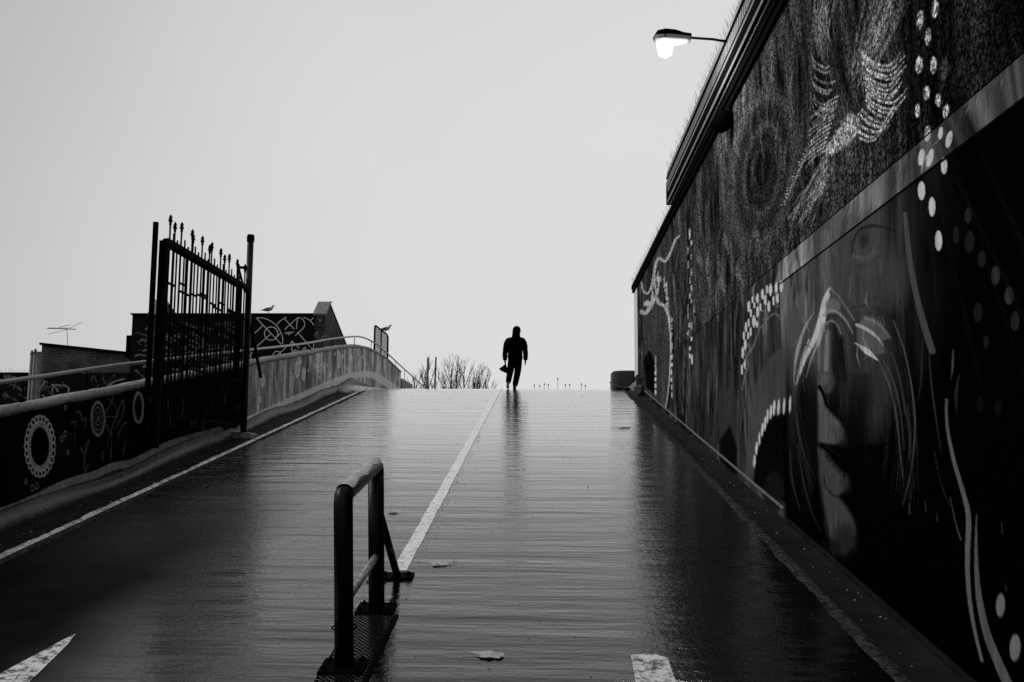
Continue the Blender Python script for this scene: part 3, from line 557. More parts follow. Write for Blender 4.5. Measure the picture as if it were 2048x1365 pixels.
o = mv.build('perforated_trim', M['mesh'], mural); tag(o, kind='stuff')
sp = MB(); y = 5.0
while y < 29.3:
    z0 = 7.55 if y < PY - .35 else 6.85; x0 = 2.56 if y < PY - .35 else 2.64
    for k in range(2):
        dx = rng.uniform(-.16, .02); L = rng.uniform(.12, .2); a = (x0, y + rng.uniform(-.02, .02), z0 - .01)
        sp.tube([a, (x0 + dx * .7, a[1] + rng.uniform(-.05, .05), z0 + L)], [.0024, .0014], 3)
    y += .11
spk = sp.build('bird_spikes', M['iron'], mural); tag(spk, 'thin wire spikes bristling along the roof edge', kind='stuff')

# lamp on its arm
lp = thing('street_lamp', 'lit street lamp on a horizontal arm fixed to the roof parapet', 'lamp', (1.53, 13.3, 7.42))
def loft(mb, secs, n=16, caps=True):
    """secs: (x, zc, ry, rz) rounded sections along x"""
    rings = []
    for (x, zc, ry, rz) in secs:
        ring = []
        for k in range(n):
            a = 2 * math.pi * k / n; ca, sa = math.cos(a), math.sin(a)
            ring.append((x, ry * math.copysign(abs(ca) ** .7, ca), zc + rz * math.copysign(abs(sa) ** .7, sa)))
        rings.append(ring)
    fs = []
    for i in range(len(rings) - 1):
        for k in range(n): fs.append((i * n + k, i * n + (k + 1) % n, (i + 1) * n + (k + 1) % n, (i + 1) * n + k))
    if caps: fs += [tuple(range(n)), tuple(range((len(rings) - 1) * n, len(rings) * n))]
    return mb.add([p for r_ in rings for p in r_], fs)
o = loft(MB(), [(0.0, .085, .05, .02), (.03, .10, .10, .045), (.14, .105, .125, .06), (.28, .095, .115, .055), (.40, .075, .085, .042), (.50, .07, .07, .035)]).build('lamp_hood', M['iron'], lp, True)
o = loft(MB(), [(-.01, .05, .055, .03), (.03, .035, .11, .05), (.16, .03, .128, .06), (.30, .025, .115, .055), (.42, .03, .085, .045), (.49, .035, .065, .04)]).build('lamp_housing', M['flash'], lp, True)
em = bpy.data.materials.new('glowing lamp glass'); em.use_nodes = True; eb = em.node_tree.nodes['Principled BSDF']; eb.inputs['Base Color'].default_value = (.8, .8, .8, 1); eb.inputs['Emission Color'].default_value = (1, 1, 1, 1); eb.inputs['Emission Strength'].default_value = 6
bl = MB(); rings = []
for z, r_ in ((.0, .118), (-.03, .116), (-.09, .108), (-.15, .096), (-.19, .085), (-.205, .06), (-.212, .0005)): rings.append((z, r_))
bl.tube([(.14, 0, z) for z, r_ in rings], [r_ for z, r_ in rings], 20).build('lamp_bowl', em, lp, True)
MB().tube([(.13, -.12, .02), (.13, -.13, .07), (.13, -.12, .11)], .008, 6).build('clip', M['iron'], lp); MB().tube([(-.015, 0, .02), (-.02, 0, .06), (0, 0, .10)], .007, 6).build('clip', M['iron'], lp)
MB().tube([(.49, 0, .055), (.80, 0, .03), (.96, 0, .0)], .017, 10).tube([(.95, 0, .0), (.99, 0, .005), (1.02, 0, .01)], .024, 8).build('arm', M['iron'], lp, True)
pl = bpy.data.lights.new('lamp_light', 'POINT'); pl.energy = 75; pl.shadow_soft_size = .12; po = bpy.data.objects.new('lamp_light', pl); COL.objects.link(po); po.parent = lp; po.location = (.14, 0, -.42)
# dark bulkhead light
fx = thing('floodlight', 'black dome floodlight mounted on the wall under the dark trim', 'light', (2.62, 13.75, 6.42))
loft(MB(), [(-.24, -.02, .05, .06), (-.2, 0, .12, .12), (-.1, 0, .16, .15), (.0, .02, .15, .13)]).build('housing', M['black'], fx, True)
MB().box((-.02, -.07, .05), (.05, .07, .23)).build('bracket', M['iron'], fx)

# ------------------------------------------------------------------ low block and rubble at the crest, right
blk = thing('concrete_block', 'squat rounded dark concrete block at the top of the ramp', 'block', (2.55, 30.2, 3.78))
bm_ = MB()
n = 22; prof = [(math.cos(math.pi * 2 * k / n), math.sin(math.pi * 2 * k / n)) for k in range(n)]
def rr(sx, sy, z, e=.35): return [(sx * math.copysign(abs(c) ** e, c), sy * math.copysign(abs(s_) ** e, s_), z) for c, s_ in prof]
rg_ = [rr(.53, .5, -.25), rr(.53, .5, .50), rr(.52, .49, .535), rr(.49, .46, .56), rr(.30, .3, .585), rr(.02, .02, .60)]
bm_.add([p for r_ in rg_ for p in r_], [(i * n + k, i * n + (k + 1) % n, (i + 1) * n + (k + 1) % n, (i + 1) * n + k) for i in range(5) for k in range(n)] + [tuple(range(5 * n, 6 * n))])
bm_.build('block_body', M['darkconc'], blk, True)
ft = MB().add([(2.0, 28.9, 3.60), (2.66, 28.9, 3.60), (2.66, 29.6, 3.60), (2.25, 29.6, 3.60), (2.45, 29.0, 3.80), (2.66, 28.95, 3.99), (2.66, 29.5, 3.99), (2.5, 29.5, 3.8)], [(0, 1, 5, 4), (4, 5, 6, 7), (0, 4, 7, 3), (1, 2, 6, 5), (2, 3, 7, 6), (0, 3, 2, 1)]).build('concrete_fillet', mat('pale mortar', .5, .8, .1, var=.3))
tag(ft, 'pale broken wedge of concrete leaning in the corner where wall meets block', 'concrete')
def rock(name, label, loc, s, mt, seed):
    r2 = random.Random(seed); bm = bmesh.new(); bmesh.ops.create_icosphere(bm, subdivisions=2, radius=1)
    for v in bm.verts: v.co = Vector((v.co.x * s[0], v.co.y * s[1], v.co.z * s[2])) * r2.uniform(.75, 1.15)
    me = bpy.data.meshes.new(name); bm.to_mesh(me); bm.free(); o = link(name, me, mt); o.location = loc; tag(o, label, 'stone'); return o
rock('rock', 'rounded grey stone lying against the mural wall at its far end', (2.56, 26.6, 3.52), (.10, .16, .17), M['darkconc'], 1)
rock('rock', 'dark lump of rubble in front of the concrete block', (2.36, 28.7, 3.72), (.12, .10, .05), M['darkconc'], 2)
rock('rock', 'small pale stone between the rubble and the mural wall', (2.58, 28.2, 3.72), (.07, .10, .06), M['concrete'], 3)
# flat dark sheet edge lying at the gutter end
o = MB().box((2.02, 28.35, 3.70), (2.45, 28.60, 3.72)).build('metal_plate', M['iron']); tag(o, 'flat dark metal plate lying across the top end of the right gutter', 'plate')

# ------------------------------------------------------------------ left parapet wall
CP = np.array([(-1, 1.2), (3, 1.24), (6, 1.48), (8, 1.78), (10.35, 2.15), (12.69, 2.51), (14.05, 2.73), (17, 3.20), (19.85, 3.66), (21.36, 3.89), (23.6, 4.22), (25.75, 4.56), (28, 4.90), (30.0, 5.16), (31.7, 5.31), (33.41, 5.39), (36, 5.41), (39.74, 5.24)])
cope_z = lambda y: float(np.interp(y, CP[:, 0], CP[:, 1]))
ysm = np.arange(-1, 39.75, .1); czs = np.array([cope_z(y) for y in ysm]); czs = np.convolve(np.pad(czs, 7, 'edge'), np.ones(15) / 15, 'valid')
cope_z = lambda y: float(np.interp(y, ysm, czs))
lw = thing('parapet_wall', 'low concrete wall with faded painted circles curving over the ramp crest', 'wall')
ky = np.linspace(1 / 39.6, 1 / 9.6, 520); ysl = np.concatenate([1 / ky, [8, 5, 2, 0]])
nz = 120
P = np.zeros((len(ysl), nz, 3)); P[:, :, 0] = LWX; P[:, :, 1] = ysl[:, None]
lo = np.array([min(zr(y), 3.7) - .05 for y in ysl]); hi = np.array([cope_z(y) - .09 for y in ysl])
P[:, :, 2] = lo[:, None] + (hi - lo)[:, None] * np.linspace(0, 1, nz)[None, :]
me = grid_mesh('wall_face', P); c = Canvas(P, 12)
rg = random.Random(11); u, v = c.u, c.v; Yw = c.P[:, 1]; Zw = c.P[:, 2]
c.b[:] = np.interp(u, [0, 120, 300, 480, 500, 560, 700, 760, 810], [13, 15, 12, 12, 92, 98, 118, 105, 120])
c.b *= np.clip(1 + .32 * (vnoise(Yw * 5, Zw * 1.1, 5) + vnoise(Yw * 15, Zw * 2.2, 6) + .5 * vnoise(Yw * 2, Zw * 2, 8)) * np.clip((u - 480) / 40, .3, 1), .2, 2)
for k in range(70):
    x = rg.uniform(505, 800); y = rg.uniform(700, 760); c.stroke([(x, y), (x + rg.uniform(-1, 1), y + rg.uniform(20, 60))], 1, 1, rg.choice((150, 60, 45, 140, 70)), 2, .45, mid=rg.uniform(1.5, 4))
for k in range(40):
    x = rg.uniform(100, 470); y = rg.uniform(860, 900); c.stroke([(x, y - (x - 100) * .12), (x, y - (x - 100) * .12 + rg.uniform(15, 45))], 1, 1, rg.choice((38, 44, 5)), 2, .6, mid=2.5)
for k in range(46):
    x = rg.uniform(300, 486); y = rg.uniform(775, 850) - (x - 300) * .08; c.stroke([(x, y), (x + rg.uniform(-1, 1), y + rg.uniform(10, 34))], 1, 1, rg.choice((70, 95, 50, 80)), 1.5, .7, mid=rg.uniform(1.5, 3.5))
# flower medallion
c.oval(80, 893, 30, 60, 40, 0, 2, .0)
for k in range(24):
    a = 2 * math.pi * k / 24; x, y = 80 + 27.5 * math.cos(a), 893 + 55 * math.sin(a); c.oval(x, y, 4.4, 8.5, 125, 0, .9, .95, ring=2.0)
c.oval(80, 893, 24, 48, 108, 0, 1.2, .95); c.oval(80, 893, 18.5, 38.5, 22, 0, 1.2, 1); c.oval(80, 893, 17.5, 37, 7, 0, 1.2, 1)
for k in range(44):
    a = 2 * math.pi * k / 44; c.stroke([(80 + 18.5 * math.cos(a), 893 + 38.5 * math.sin(a)), (80 + 23.5 * math.cos(a), 893 + 47 * math.sin(a))], .6, .6, 40, .8, .7)
for (x, y, s_) in ((131, 816, 1), (124, 878, 1.2), (131, 868, 1.2), (136, 905, .9), (65, 976, 1.3), (74, 972, 1.3), (72, 996, 1.4), (52, 964, 1)): c.oval(x, y, 2.8 * s_, 6 * s_, 95, 0, .9, .8, ring=1.4)
for rx, ry, val in ((14.5, 36, 90), (11.5, 30, 14), (9.5, 25, 64), (8, 21, 10), (5.5, 15, 70), (4.2, 12, 10), (2.2, 6, 70)): c.oval(196, 838, rx, ry, val, 0, 1.1, .95)
for rx, ry, val in ((11.5, 33, 110), (7.6, 25, 8), (6.8, 22, 60), (5.8, 19, 5)): c.oval(277, 816, rx, ry, val, 0, 1.1, .95)
for pts in ([(222, 780), (225, 800), (210, 830), (214, 852), (222, 870)], [(215, 798), (230, 812), (236, 832)], [(246, 800), (238, 818), (230, 842), (224, 858), (222, 920)], [(246, 800), (248, 820), (240, 842), (228, 860)], [(210, 834), (236, 834)], [(236, 872), (246, 850), (254, 844)], [(246, 910), (252, 880)]):
    c.stroke(curve(pts), 1.8, 1.4, 78, 1.2, .85)
for pts in ([(152, 826), (160, 824), (166, 842), (172, 836), (170, 858)], [(144, 846), (152, 844), (150, 852)], [(178, 882), (170, 905), (168, 940)], [(162, 896), (168, 908), (176, 898)], [(205, 905), (206, 925)], [(176, 930), (170, 945)]):
    c.stroke(curve(pts), 4, 2, 60, 1.6, .8)
for x, y, rx, ry in ((526, 762, 3.4, 13), (594.5, 739.5, 4.4, 17), (607, 749, 3.4, 14), (639, 728, 4.4, 19), (649, 735.6, 2.6, 10), (678, 720, 3.8, 18), (702.5, 716, 2.2, 7), (520, 800, 2, 7), (517, 815, 2, 6), (601, 724, 1.8, 5)):
    c.oval(x, y, rx, ry, 175, 0, 1, .8, ring=1.3); c.oval(x, y, rx * .45, ry * .5, 165, 0, 1, .7, ring=.9)
for k in range(24):
    x = rg.uniform(560, 800); y = 705 + rg.uniform(0, 45) + abs(x - 690) * .15; c.oval(x, y, 1.3, 4, 185, 0, 1, .6)
# pale waving base band
bt = curve([(-5, 1018), (30, 1006), (62, 992), (78, 985), (110, 968), (150, 952), (190, 941), (228, 924), (262, 918), (300, 900), (340, 880), (400, 862), (440, 852)], 4)
c.stroke([(x, y + 9) for x, y in bt], 17, 14, 88, 1.5, .95)
c.stroke([(x, y + 22) for x, y in bt], 11, 8, 44, 1.5, .9)
bt2 = curve([(494, 836), (571, 801), (640, 772), (697, 750), (737, 745), (760, 754), (790, 775)], 5)
c.stroke([(x, y + 4) for x, y in bt2], 10, 14, 150, 1.5, .9)
paint_attr(me, c.albedo(2.6)); link('wall_face', me, M['leftmural'], lw)
# body, coping, plinth
def sweep(name, prof_fn, ysw, mt, parent, smooth=False):
    rings = [prof_fn(y) for y in ysw]; n = len(rings[0]); mb = MB()
    mb.add([p for r_ in rings for p in r_], [(i * n + k, i * n + (k + 1) % n, (i + 1) * n + (k + 1) % n, (i + 1) * n + k) for i in range(len(rings) - 1) for k in range(n)] + [tuple(range(n)), tuple(range((len(rings) - 1) * n, len(rings) * n))])
    return mb.build(name, mt, parent, smooth)
sweep('wall_core', lambda y: [(LWX - .004, y, -.6), (LWX - .004, y, cope_z(y) - .09), (LWX - .20, y, cope_z(y) - .09), (LWX - .20, y, -.6)], np.arange(0, 39.7, .5), M['darkconc'], lw)
wob = lambda y, k: .006 * math.sin(y * 2.9 + k) + .004 * math.sin(y * 7.3 + 2 * k) + rng.uniform(-.003, .003)
sweep('coping', lambda y: [(LWX + .012 + wob(y, 0), y, cope_z(y) - .10 + wob(y, 5)), (LWX + .014 + wob(y, 1), y, cope_z(y) - .035), (LWX - .01, y, cope_z(y) - .008 + wob(y, 2)), (LWX - .08, y, cope_z(y) + wob(y, 3)), (LWX - .19, y, cope_z(y) - .01 + wob(y, 4)), (LWX - .23, y, cope_z(y) - .05), (LWX - .22, y, cope_z(y) - .10)], np.arange(0, 39.75, .15), M['coping'], lw, True)
pb = lambda y: zr(y) if y < 28 else min(zr(y) + .0, 3.75)
hump = lambda y: .15 + .04 * math.sin(y * 1.3) + (.16 * math.exp(-((y - 29.3) / 1.5) ** 2))
ph = lambda y: pb(y) + hump(y)
sweep('plinth', lambda y: [(LWX + .002, y, pb(y) - .08), (LWX + .15 + wob(y, 1), y, pb(y) - .08), (LWX + .14 + wob(y, 2) + (.25 * max(0, (y - 27) / 3) if y < 31 else .25), y, pb(y) + hump(y) * .55), (LWX + .10 + wob(y, 3), y, ph(y) - .05), (LWX + .05, y, ph(y) - .01 + wob(y, 4)), (LWX + .002, y, ph(y))], np.arange(2.0, 32.4, .15), mat('wet plinth concrete', .035, .5, .4, var=.5, vscale=5, bump=.7, bscale=30, speck=.4), lw, True)
# joint lines of the far wall end and panels beyond it
ew = thing('boundary_wall', 'last low wall panel between railing posts beyond the curving wall', 'wall')
MB().box((LWX - .2, 40.0, 3.0), (LWX, 43.2, 4.95)).build('wall_panel', M['concrete'], ew)
MB().box((LWX - .24, 43.3, 3.0), (LWX - .02, 47.0, 4.75)).build('wall_panel', M['concrete'], ew)
# nose where the lip meets the wall at the top
o = sweep('kerb_end', lambda y: [(-5.60, y, zr(y) - .05), (-5.60, y, zr(y) + .05 + .09 * math.sin((y - 26.6) * 1.2)), (-5.3, y, zr(y) + .05 + .05 * math.sin((y - 26.6) * 1.2)), (-5.02 + .1 * (y - 27), y, zr(y) + .012), (-4.9 + .1 * (y - 27), y, zr(y) - .05)], np.arange(26.9, 31.0, .2), M['lip'], None, True); tag(o, kind='structure')

# handrail on the parapet
hr = thing('handrail', 'pale tubular handrail on thin posts along the top of the parapet wall', 'railing')
RP = [(-1, 1.32), (4, 1.58), (8, 2.06), (10.4, 2.42), (12.76, 2.80), (14.19, 3.02), (18.99, 3.73), (23.29, 4.36), (26.5, 4.88), (29.44, 5.32), (31, 5.51), (32.64, 5.61), (34.5, 5.62), (36.53, 5.57), (40.79, 5.42), (47.11, 5.22)]
RXX = -5.86
rp = curve([(a, b_) for a, b_ in RP], 6); k_ = RXX / -5.8
MB().tube([(RXX, a * k_, (b_ - 1.6) * k_ + 1.6) for a, b_ in rp], .026, 10).build('rail', M['rail'], hr, True)
rz_ = lambda Y: float(np.interp(Y, [a * k_ for a, b_ in rp], [(b_ - 1.6) * k_ + 1.6 for a, b_ in rp]))
for px in (30, 160, 330, 472, 615.6, 660, 705, 739, 766, 789.6, 808, 827):
    Y = RXX * FPX / (px - 1089) * .998; zb = cope_z(min(Y, 39.7)) if Y < 39.8 else rz_(Y) - .9
    MB().tube([(RXX, Y, zb - .02), (RXX, Y, rz_(Y))], .011, 8).tube([(RXX, Y, zb - .015), (RXX, Y, zb + .012)], .03, 8).build('post', M['iron'], hr)

# ------------------------------------------------------------------ gate
GX, GZ0, GZ1 = -5.40, 2.22, 4.72
def picket(h, fin):
    mb = MB().box((-.010, -.010, 0), (.010, .010, h)); me = mb.mesh('picket'); me.materials.append(M['iron']); return me
fin = MB().tube([(0, 0, -.01), (0, 0, .03), (0, 0, .05), (0, 0, .07), (0, 0, .10), (0, 0, .14)], [.020, .020, .036, .020, .028, .008], 8).box((-.014, -.042, .045), (.014, .042, .070)).mesh('finial'); fin.materials.append(M['iron'])
tall = picket(GZ1 + .27 - GZ0, True); short = picket(GZ1 + .17 - GZ0, False); mini = picket(GZ1 + .10 - GZ0, False)
def gate_leaf(x, y0, y1, z0, label, phase):
    g = thing('iron_gate_leaf', label, 'gate', (x, y1, z0), 0, 'folded leaves of the iron gate')
    L = y0 - y1; H = GZ1 - GZ0
    MB().box((-.03, L, -.45), (.03, L + .07, H + .02)).build('stile', M['iron'], g)
    MB().box((-.03, -.08, -.06), (.03, 0, H + .02)).build('stile', M['iron'], g)
    MB().box((-.025, L + .086, H - .035), (.025, -.081, H + .045)).build('top_rail', M['iron'], g)
    for zz_, th in ((1.40, .018), (.78, .018), (.02, .04)):
        MB().box((-.012, L + .086, zz_ - th / 2), (.012, -.081, zz_ + th / 2)).build('rail', M['iron'], g)
    n = 26 if phase == 0 else 14
    for i in range(n):
        yy_ = L + .085 + (i + .6) * (-L - .17) / n; t = (i + phase) % 3
        me = tall if t == 0 else (short if t == 1 else mini)
        p = link('picket', me, None, g); p.location = (0, yy_, 0)
        if t == 0:
            f_ = link('finial', fin, None, p); f_.location = (0, 0, H + .27)
        if i % 3 == phase % 3 and i < n - 1:
            dz = 1.98 if i % 2 else 1.90
            MB().box((-.014, yy_ + .012, dz), (.014, yy_ + (-L - .17) / n * 2 - .012, dz + .028)).build('cross_bar', M['iron'], g)
    return g
gate_leaf(GX, 13.72, 17.80, GZ0, 'iron gate leaf with spiked pickets facing the road, the nearer of the folded pair', 0)
gate_leaf(GX - .13, 13.92, 17.72, GZ0 + .02, 'iron gate leaf with spiked pickets folded against the wall side of its twin', 2)
o = MB().box((GX - .16, 13.66, 1.85), (GX - .10, 13.72, 4.97)).build('iron_gate_bar', M['iron']); tag(o, 'tall plain iron end bar standing at the free end of the folded gate', 'gate bar')
gp = thing('gate_post', 'thick round black gate post with a domed cap beside the gutter', 'post', (-5.47, 18.0, 2.07))
MB().tube([(0, 0, -.02), (0, 0, 3.63)], .058, 20).build('shaft', M['barrier'], gp, True)
MB().tube([(0, 0, 3.58), (0, 0, 3.60), (0, 0, 3.68), (0, 0, 3.715), (0, 0, 3.725)], [.066, .070, .070, .058, .02], 20).build('cap', M['iron'], gp, True)
MB().bar((-.21, -.03, 3.09), (-.02, -.03, 3.09), .04, .045).bar((-.20, -.03, 3.10), (-.06, -.03, 2.62), .035, .035, (0, 1, 0)).build('bracket', M['iron'], gp)
MB().bar((.03, .05, 2.12), (.27, .05, 1.05), .05, .035, (0, 1, 0)).build('brace', M['iron'], gp)
o = sweep('footing', lambda y: [(-.30, y, -.12), (.22, y, -.12), (.20 + rng.uniform(-.02, .02), y, .015), (.12, y, .045), (-.28, y, .05)], [-.22, -.18, -.05, .1, .2, .24], M['coping'], gp)

# ------------------------------------------------------------------ tubular barrier on the centre line
br = thing('tube_barrier', 'black tubular steel hoop barrier bolted down in the middle of the ramp', 'barrier', (-1.29, 6.6, zr(6.6)))
br.rotation_euler = (math.atan(.158), 0, 0)
H = 1.12; D = 1.24; RR = .062
def elbow(y0, y1):
    pts = [(0, y0, 0.01)] + [(0, y0, H - .09)] + [(0, y0 + .0 + .09 * (1 - math.cos(a)) * (1 if y1 > y0 else -1), H - .09 + .09 * math.sin(a)) for a in (R(30), R(60), R(85))]
    return pts
MB().tube([(0, 0, .01), (0, 0, H - .04), (0, .02, H), (0, .06, H + .012), (0, D - .08, H + .012), (0, D - .02, H - .01), (0, D, H - .06), (0, D, H - .20)], RR, 20).build('hoop', M['barrier'], br, True)
# pale worn galvanised top of the hoop
topm = mat('worn pale tube paint', .30, .35, .5, var=.8, vscale=14, bump=.2, bscale=40)
tt = MB(); nn = 14; rings = []
for yy_ in np.linspace(.03, D - .05, 16):
    rings.append([(math.sin(a) * (RR + .0025), yy_, H + .012 + math.cos(a) * (RR + .0025)) for a in np.linspace(-1.15 + .12 * math.sin(yy_ * 9), .85 + .2 * math.sin(yy_ * 13), nn)])
tt.add([p for r_ in rings for p in r_], [(i * nn + k, i * nn + k + 1, (i + 1) * nn + k + 1, (i + 1) * nn + k) for i in range(15) for k in range(nn - 1)]).build('worn_top', topm, br, True)
MB().tube([(0, D, -.01), (0, D, H - .06)], RR, 20).build('rear_upright', M['barrier'], br, True)
MB().tube([(0, .0, .42), (0, D, .42)], .028, 12).build('cross_tube', topm, br, True)
MB().tube([(.01, D + .04, .78), (.02, D + .92, .03)], .032, 12).build('brace', M['barrier'], br, True)
for yy_ in (.0, D):
    bp_ = bevel(MB().box((-.15, yy_ - .13, -.004), (.14, yy_ + .13, .024)).build('base_plate', M['iron'], br), .004)
    for sx in (-.11, .10):
        for sy in (-.09, .09):
            MB().tube([(sx, yy_ + sy, .02), (sx, yy_ + sy, .036)], .016, 6).tube([(sx, yy_ + sy, .036), (sx, yy_ + sy, .05)], .008, 8).build('bolt', M['iron'], bp_)
bp_ = bevel(MB().box((-.13, D + .84, -.004), (.16, D + 1.03, .02)).build('base_plate', M['iron'], br), .004)
for sx in (-.09, .12): MB().tube([(sx, D + .93, .016), (sx, D + .93, .05)], .02, 6).build('bolt', M['iron'], bp_)
for yy_, zz_ in ((.0, .27), (D, .22)):
    pts = [(.078 * math.cos(a), yy_ + .078 * math.sin(a), zz_ + .004 * math.sin(a * 2)) for a in np.linspace(0, 2 * math.pi, 22)]
    MB().tube(pts, .005, 6).build('wire_ring', M['iron'], br)
tp = thing('tread_plate', 'dark chequered steel tread plate under the tubular barrier', 'plate', (-1.29, 6.6, zr(6.6))); tp.rotation_euler = (math.atan(.158), 0, 0)
MB().box((-.14, -1.0, .002), (.17, 1.1, .0075)).build('plate', M['iron'], tp)
trm = mat('wet steel studs', .03, .22, .7, var=.3); tr = MB(); k = 0
yy_ = -1.0
while yy_ < 1.1:
    for i in range(8):
        xx = -.12 + i * .038 + (.019 if k % 2 else 0); s_ = 1 if (i + k) % 2 else -1
        if xx < .155: tr.bar((xx - .011, yy_ - .005 * s_, .009), (xx + .011, yy_ + .005 * s_, .009), .006, .004)
    yy_ += .026; k += 1
o = tr.build('tread_studs', trm, tp); tag(o, kind='stuff')
MB().bar((.18, -1.0, .008), (.18, 1.1, .008), .02, .014).build('plate_edge', M['iron'], tp)

# ------------------------------------------------------------------ leaves and grit on the ramp
def leaf(loc, s, rz, mt, label, seed):
    r2 = random.Random(seed); n = 18; ring = []
    for k in range(n):
        a = 2 * math.pi * k / n; rad = s * (1 + .35 * math.cos(a * 5) * .4 + r2.uniform(-.12, .12)) * (1.5 if k == 0 else 1)
        ring.append((rad * math.cos(a), rad * .72 * math.sin(a), .006 + .010 * r2.random()))
    vs = ring + [(x * .5, y * .5, z * .6 + .004) for x, y, z in ring] + [(0, 0, .008)]
    fs = [(k, (k + 1) % n, n + (k + 1) % n, n + k) for k in range(n)] + [(n + k, n + (k + 1) % n, 2 * n) for k in range(n)]
    me = MB().add(vs, fs).mesh('fallen_leaf'); me.materials.append(mt); o = link('fallen_leaf', me, None); o.matrix_world = Matrix.Translation(loc) @ Matrix.Rotation(math.atan(.158), 4, 'X') @ Matrix.Rotation(rz, 4, 'Z')
    sm = o.modifiers.new('solid', 'SOLIDIFY'); sm.thickness = .0015
    MB().tube([(s * 1.4, 0, .012), (s * 2.0, s * .15, .008)], .0018, 5).build('stalk', mt, o)
    return tag(o, label, 'leaf')
for (x, y), s_, rz, mt_, lb in (((980, 1313), .095, 2.9, 'leaf', 'pale crinkled leaf lying flat near the foot of the ramp'), ((880, 1130), .085, .4, 'leaf', 'pale dry leaf just beyond the barrier, right of the centre line'), ((1248, 857), .13, 2.8, 'darkleaf', 'dark curled leaf high up the ramp near its right edge'), ((787, 1025), .07, .2, 'leaf', 'small flat leaf left of the centre line')):
    p = on_ramp(x, y); leaf((p[0], p[1], zr(p[1]) + .004), s_, rz, M[mt_], lb, int(x))
gt = MB(); r3 = random.Random(5)
for k in range(620):
    y = 6 + 21 * r3.random() ** 1.3; x = r3.uniform(-4.9, 2.1) if r3.random() < .6 else (-1.28 + r3.gauss(.09, .05)); s_ = r3.uniform(.003, .008) if k % 9 else r3.uniform(.008, .013)
    z = zr(y); gt.add([(x - s_, y - s_, z - .002), (x + s_, y - s_ * .8, z - .002), (x + s_ * .7, y + s_, z - .002), (x - s_, y + s_, z - .002), (x, y, z + s_ * .7)], [(0, 1, 4), (1, 2, 4), (2, 3, 4), (3, 0, 4)])
o = gt.build('grit', M['darkleaf']); tag(o, kind='stuff')
gt = MB()
for k in range(150):
    y = 6 + 20 * r3.random() ** 1.3; x = r3.uniform(2.15, 2.6) if r3.random() < .6 else r3.uniform(-5.55, -5.15); s_ = r3.uniform(.003, .010)
    z = zr(y) - .03; gt.add([(x - s_, y - s_, z), (x + s_, y - s_ * .8, z), (x + s_ * .7, y + s_, z), (x - s_, y + s_, z), (x + r3.uniform(-s_, s_), y, z + .004 + s_ * .5)], [(0, 1, 4), (1, 2, 4), (2, 3, 4), (3, 0, 4)])
o = gt.build('gutter_litter', M['leaf']); tag(o, kind='stuff')

# ------------------------------------------------------------------ person walking over the crest
def skin(name, verts, edges, radii, mt, parent, sub=2, root=0):
    me = bpy.data.meshes.new(name + '_s'); me.from_pydata(verts, edges, []); o = bpy.data.objects.new(name + '_s', me); COL.objects.link(o)
    m = o.modifiers.new('skin', 'SKIN'); m.use_smooth_shade = True
    for i, r_ in enumerate(radii):
        me.skin_vertices[0].data[i].radius = r_ if isinstance(r_, tuple) else (r_, r_)
    me.skin_vertices[0].data[root].use_root = True
    s = o.modifiers.new('sub', 'SUBSURF'); s.levels = s.render_levels = sub
    dg = bpy.context.evaluated_depsgraph_get(); nm = bpy.data.meshes.new_from_object(o.evaluated_get(dg)); nm.name = name
    bpy.data.objects.remove(o); nm.materials.clear()
    return link(name, nm, mt, parent, True)
PYY = 28.55
ps = thing('person', 'lone hooded figure in dark clothes walking away over the crest with a bag', 'person', (-.84, PYY, zr(PYY))); ps.scale = (1.05, 1.05, 1.05)
J = dict(pel=(-.0, 0, .93), sp=(0, .02, 1.12), ch=(.0, .03, 1.30), nk=(.01, .03, 1.44), hd=(.025, .05, 1.55), ht=(.03, .06, 1.66),
         ls=(-.18, .03, 1.37), le=(-.285, .02, 1.08), lwr=(-.29, .10, .82), lh=(-.285, .12, .74),
         rs=(.20, .03, 1.37), re=(.275, -.02, 1.08), rw=(.275, .06, .82), rh=(.275, .08, .74),
         lhp=(-.10, 0, .90), lk=(-.15, .10, .50), la=(-.20, -.14, .13), lf=(-.19, -.03, .06),
         rhp=(.09, 0, .90), rk=(.06, .14, .49), ra=(-.03, .10, .09), rf=(-.02, .26, .04))
names = list(J); ix = {k: i for i, k in enumerate(names)}
ed = [('pel', 'sp'), ('sp', 'ch'), ('ch', 'nk'), ('nk', 'hd'), ('hd', 'ht'), ('ch', 'ls'), ('ls', 'le'), ('le', 'lwr'), ('lwr', 'lh'), ('ch', 'rs'), ('rs', 're'), ('re', 'rw'), ('rw', 'rh'), ('pel', 'lhp'), ('lhp', 'lk'), ('lk', 'la'), ('la', 'lf'), ('pel', 'rhp'), ('rhp', 'rk'), ('rk', 'ra'), ('ra', 'rf')]
rad = dict(pel=.12, sp=.11, ch=.12, nk=.05, hd=.085, ht=.075, ls=.05, le=.04, lwr=.027, lh=.035, rs=.05, re=.04, rw=.027, rh=.035, lhp=.08, lk=.055, la=.04, lf=.035, rhp=.08, rk=.055, ra=.04, rf=.035)
V = [J[k] for k in names]; E_ = [(ix[a], ix[b_]) for a, b_ in ed]; RD = [rad[k] for k in names]
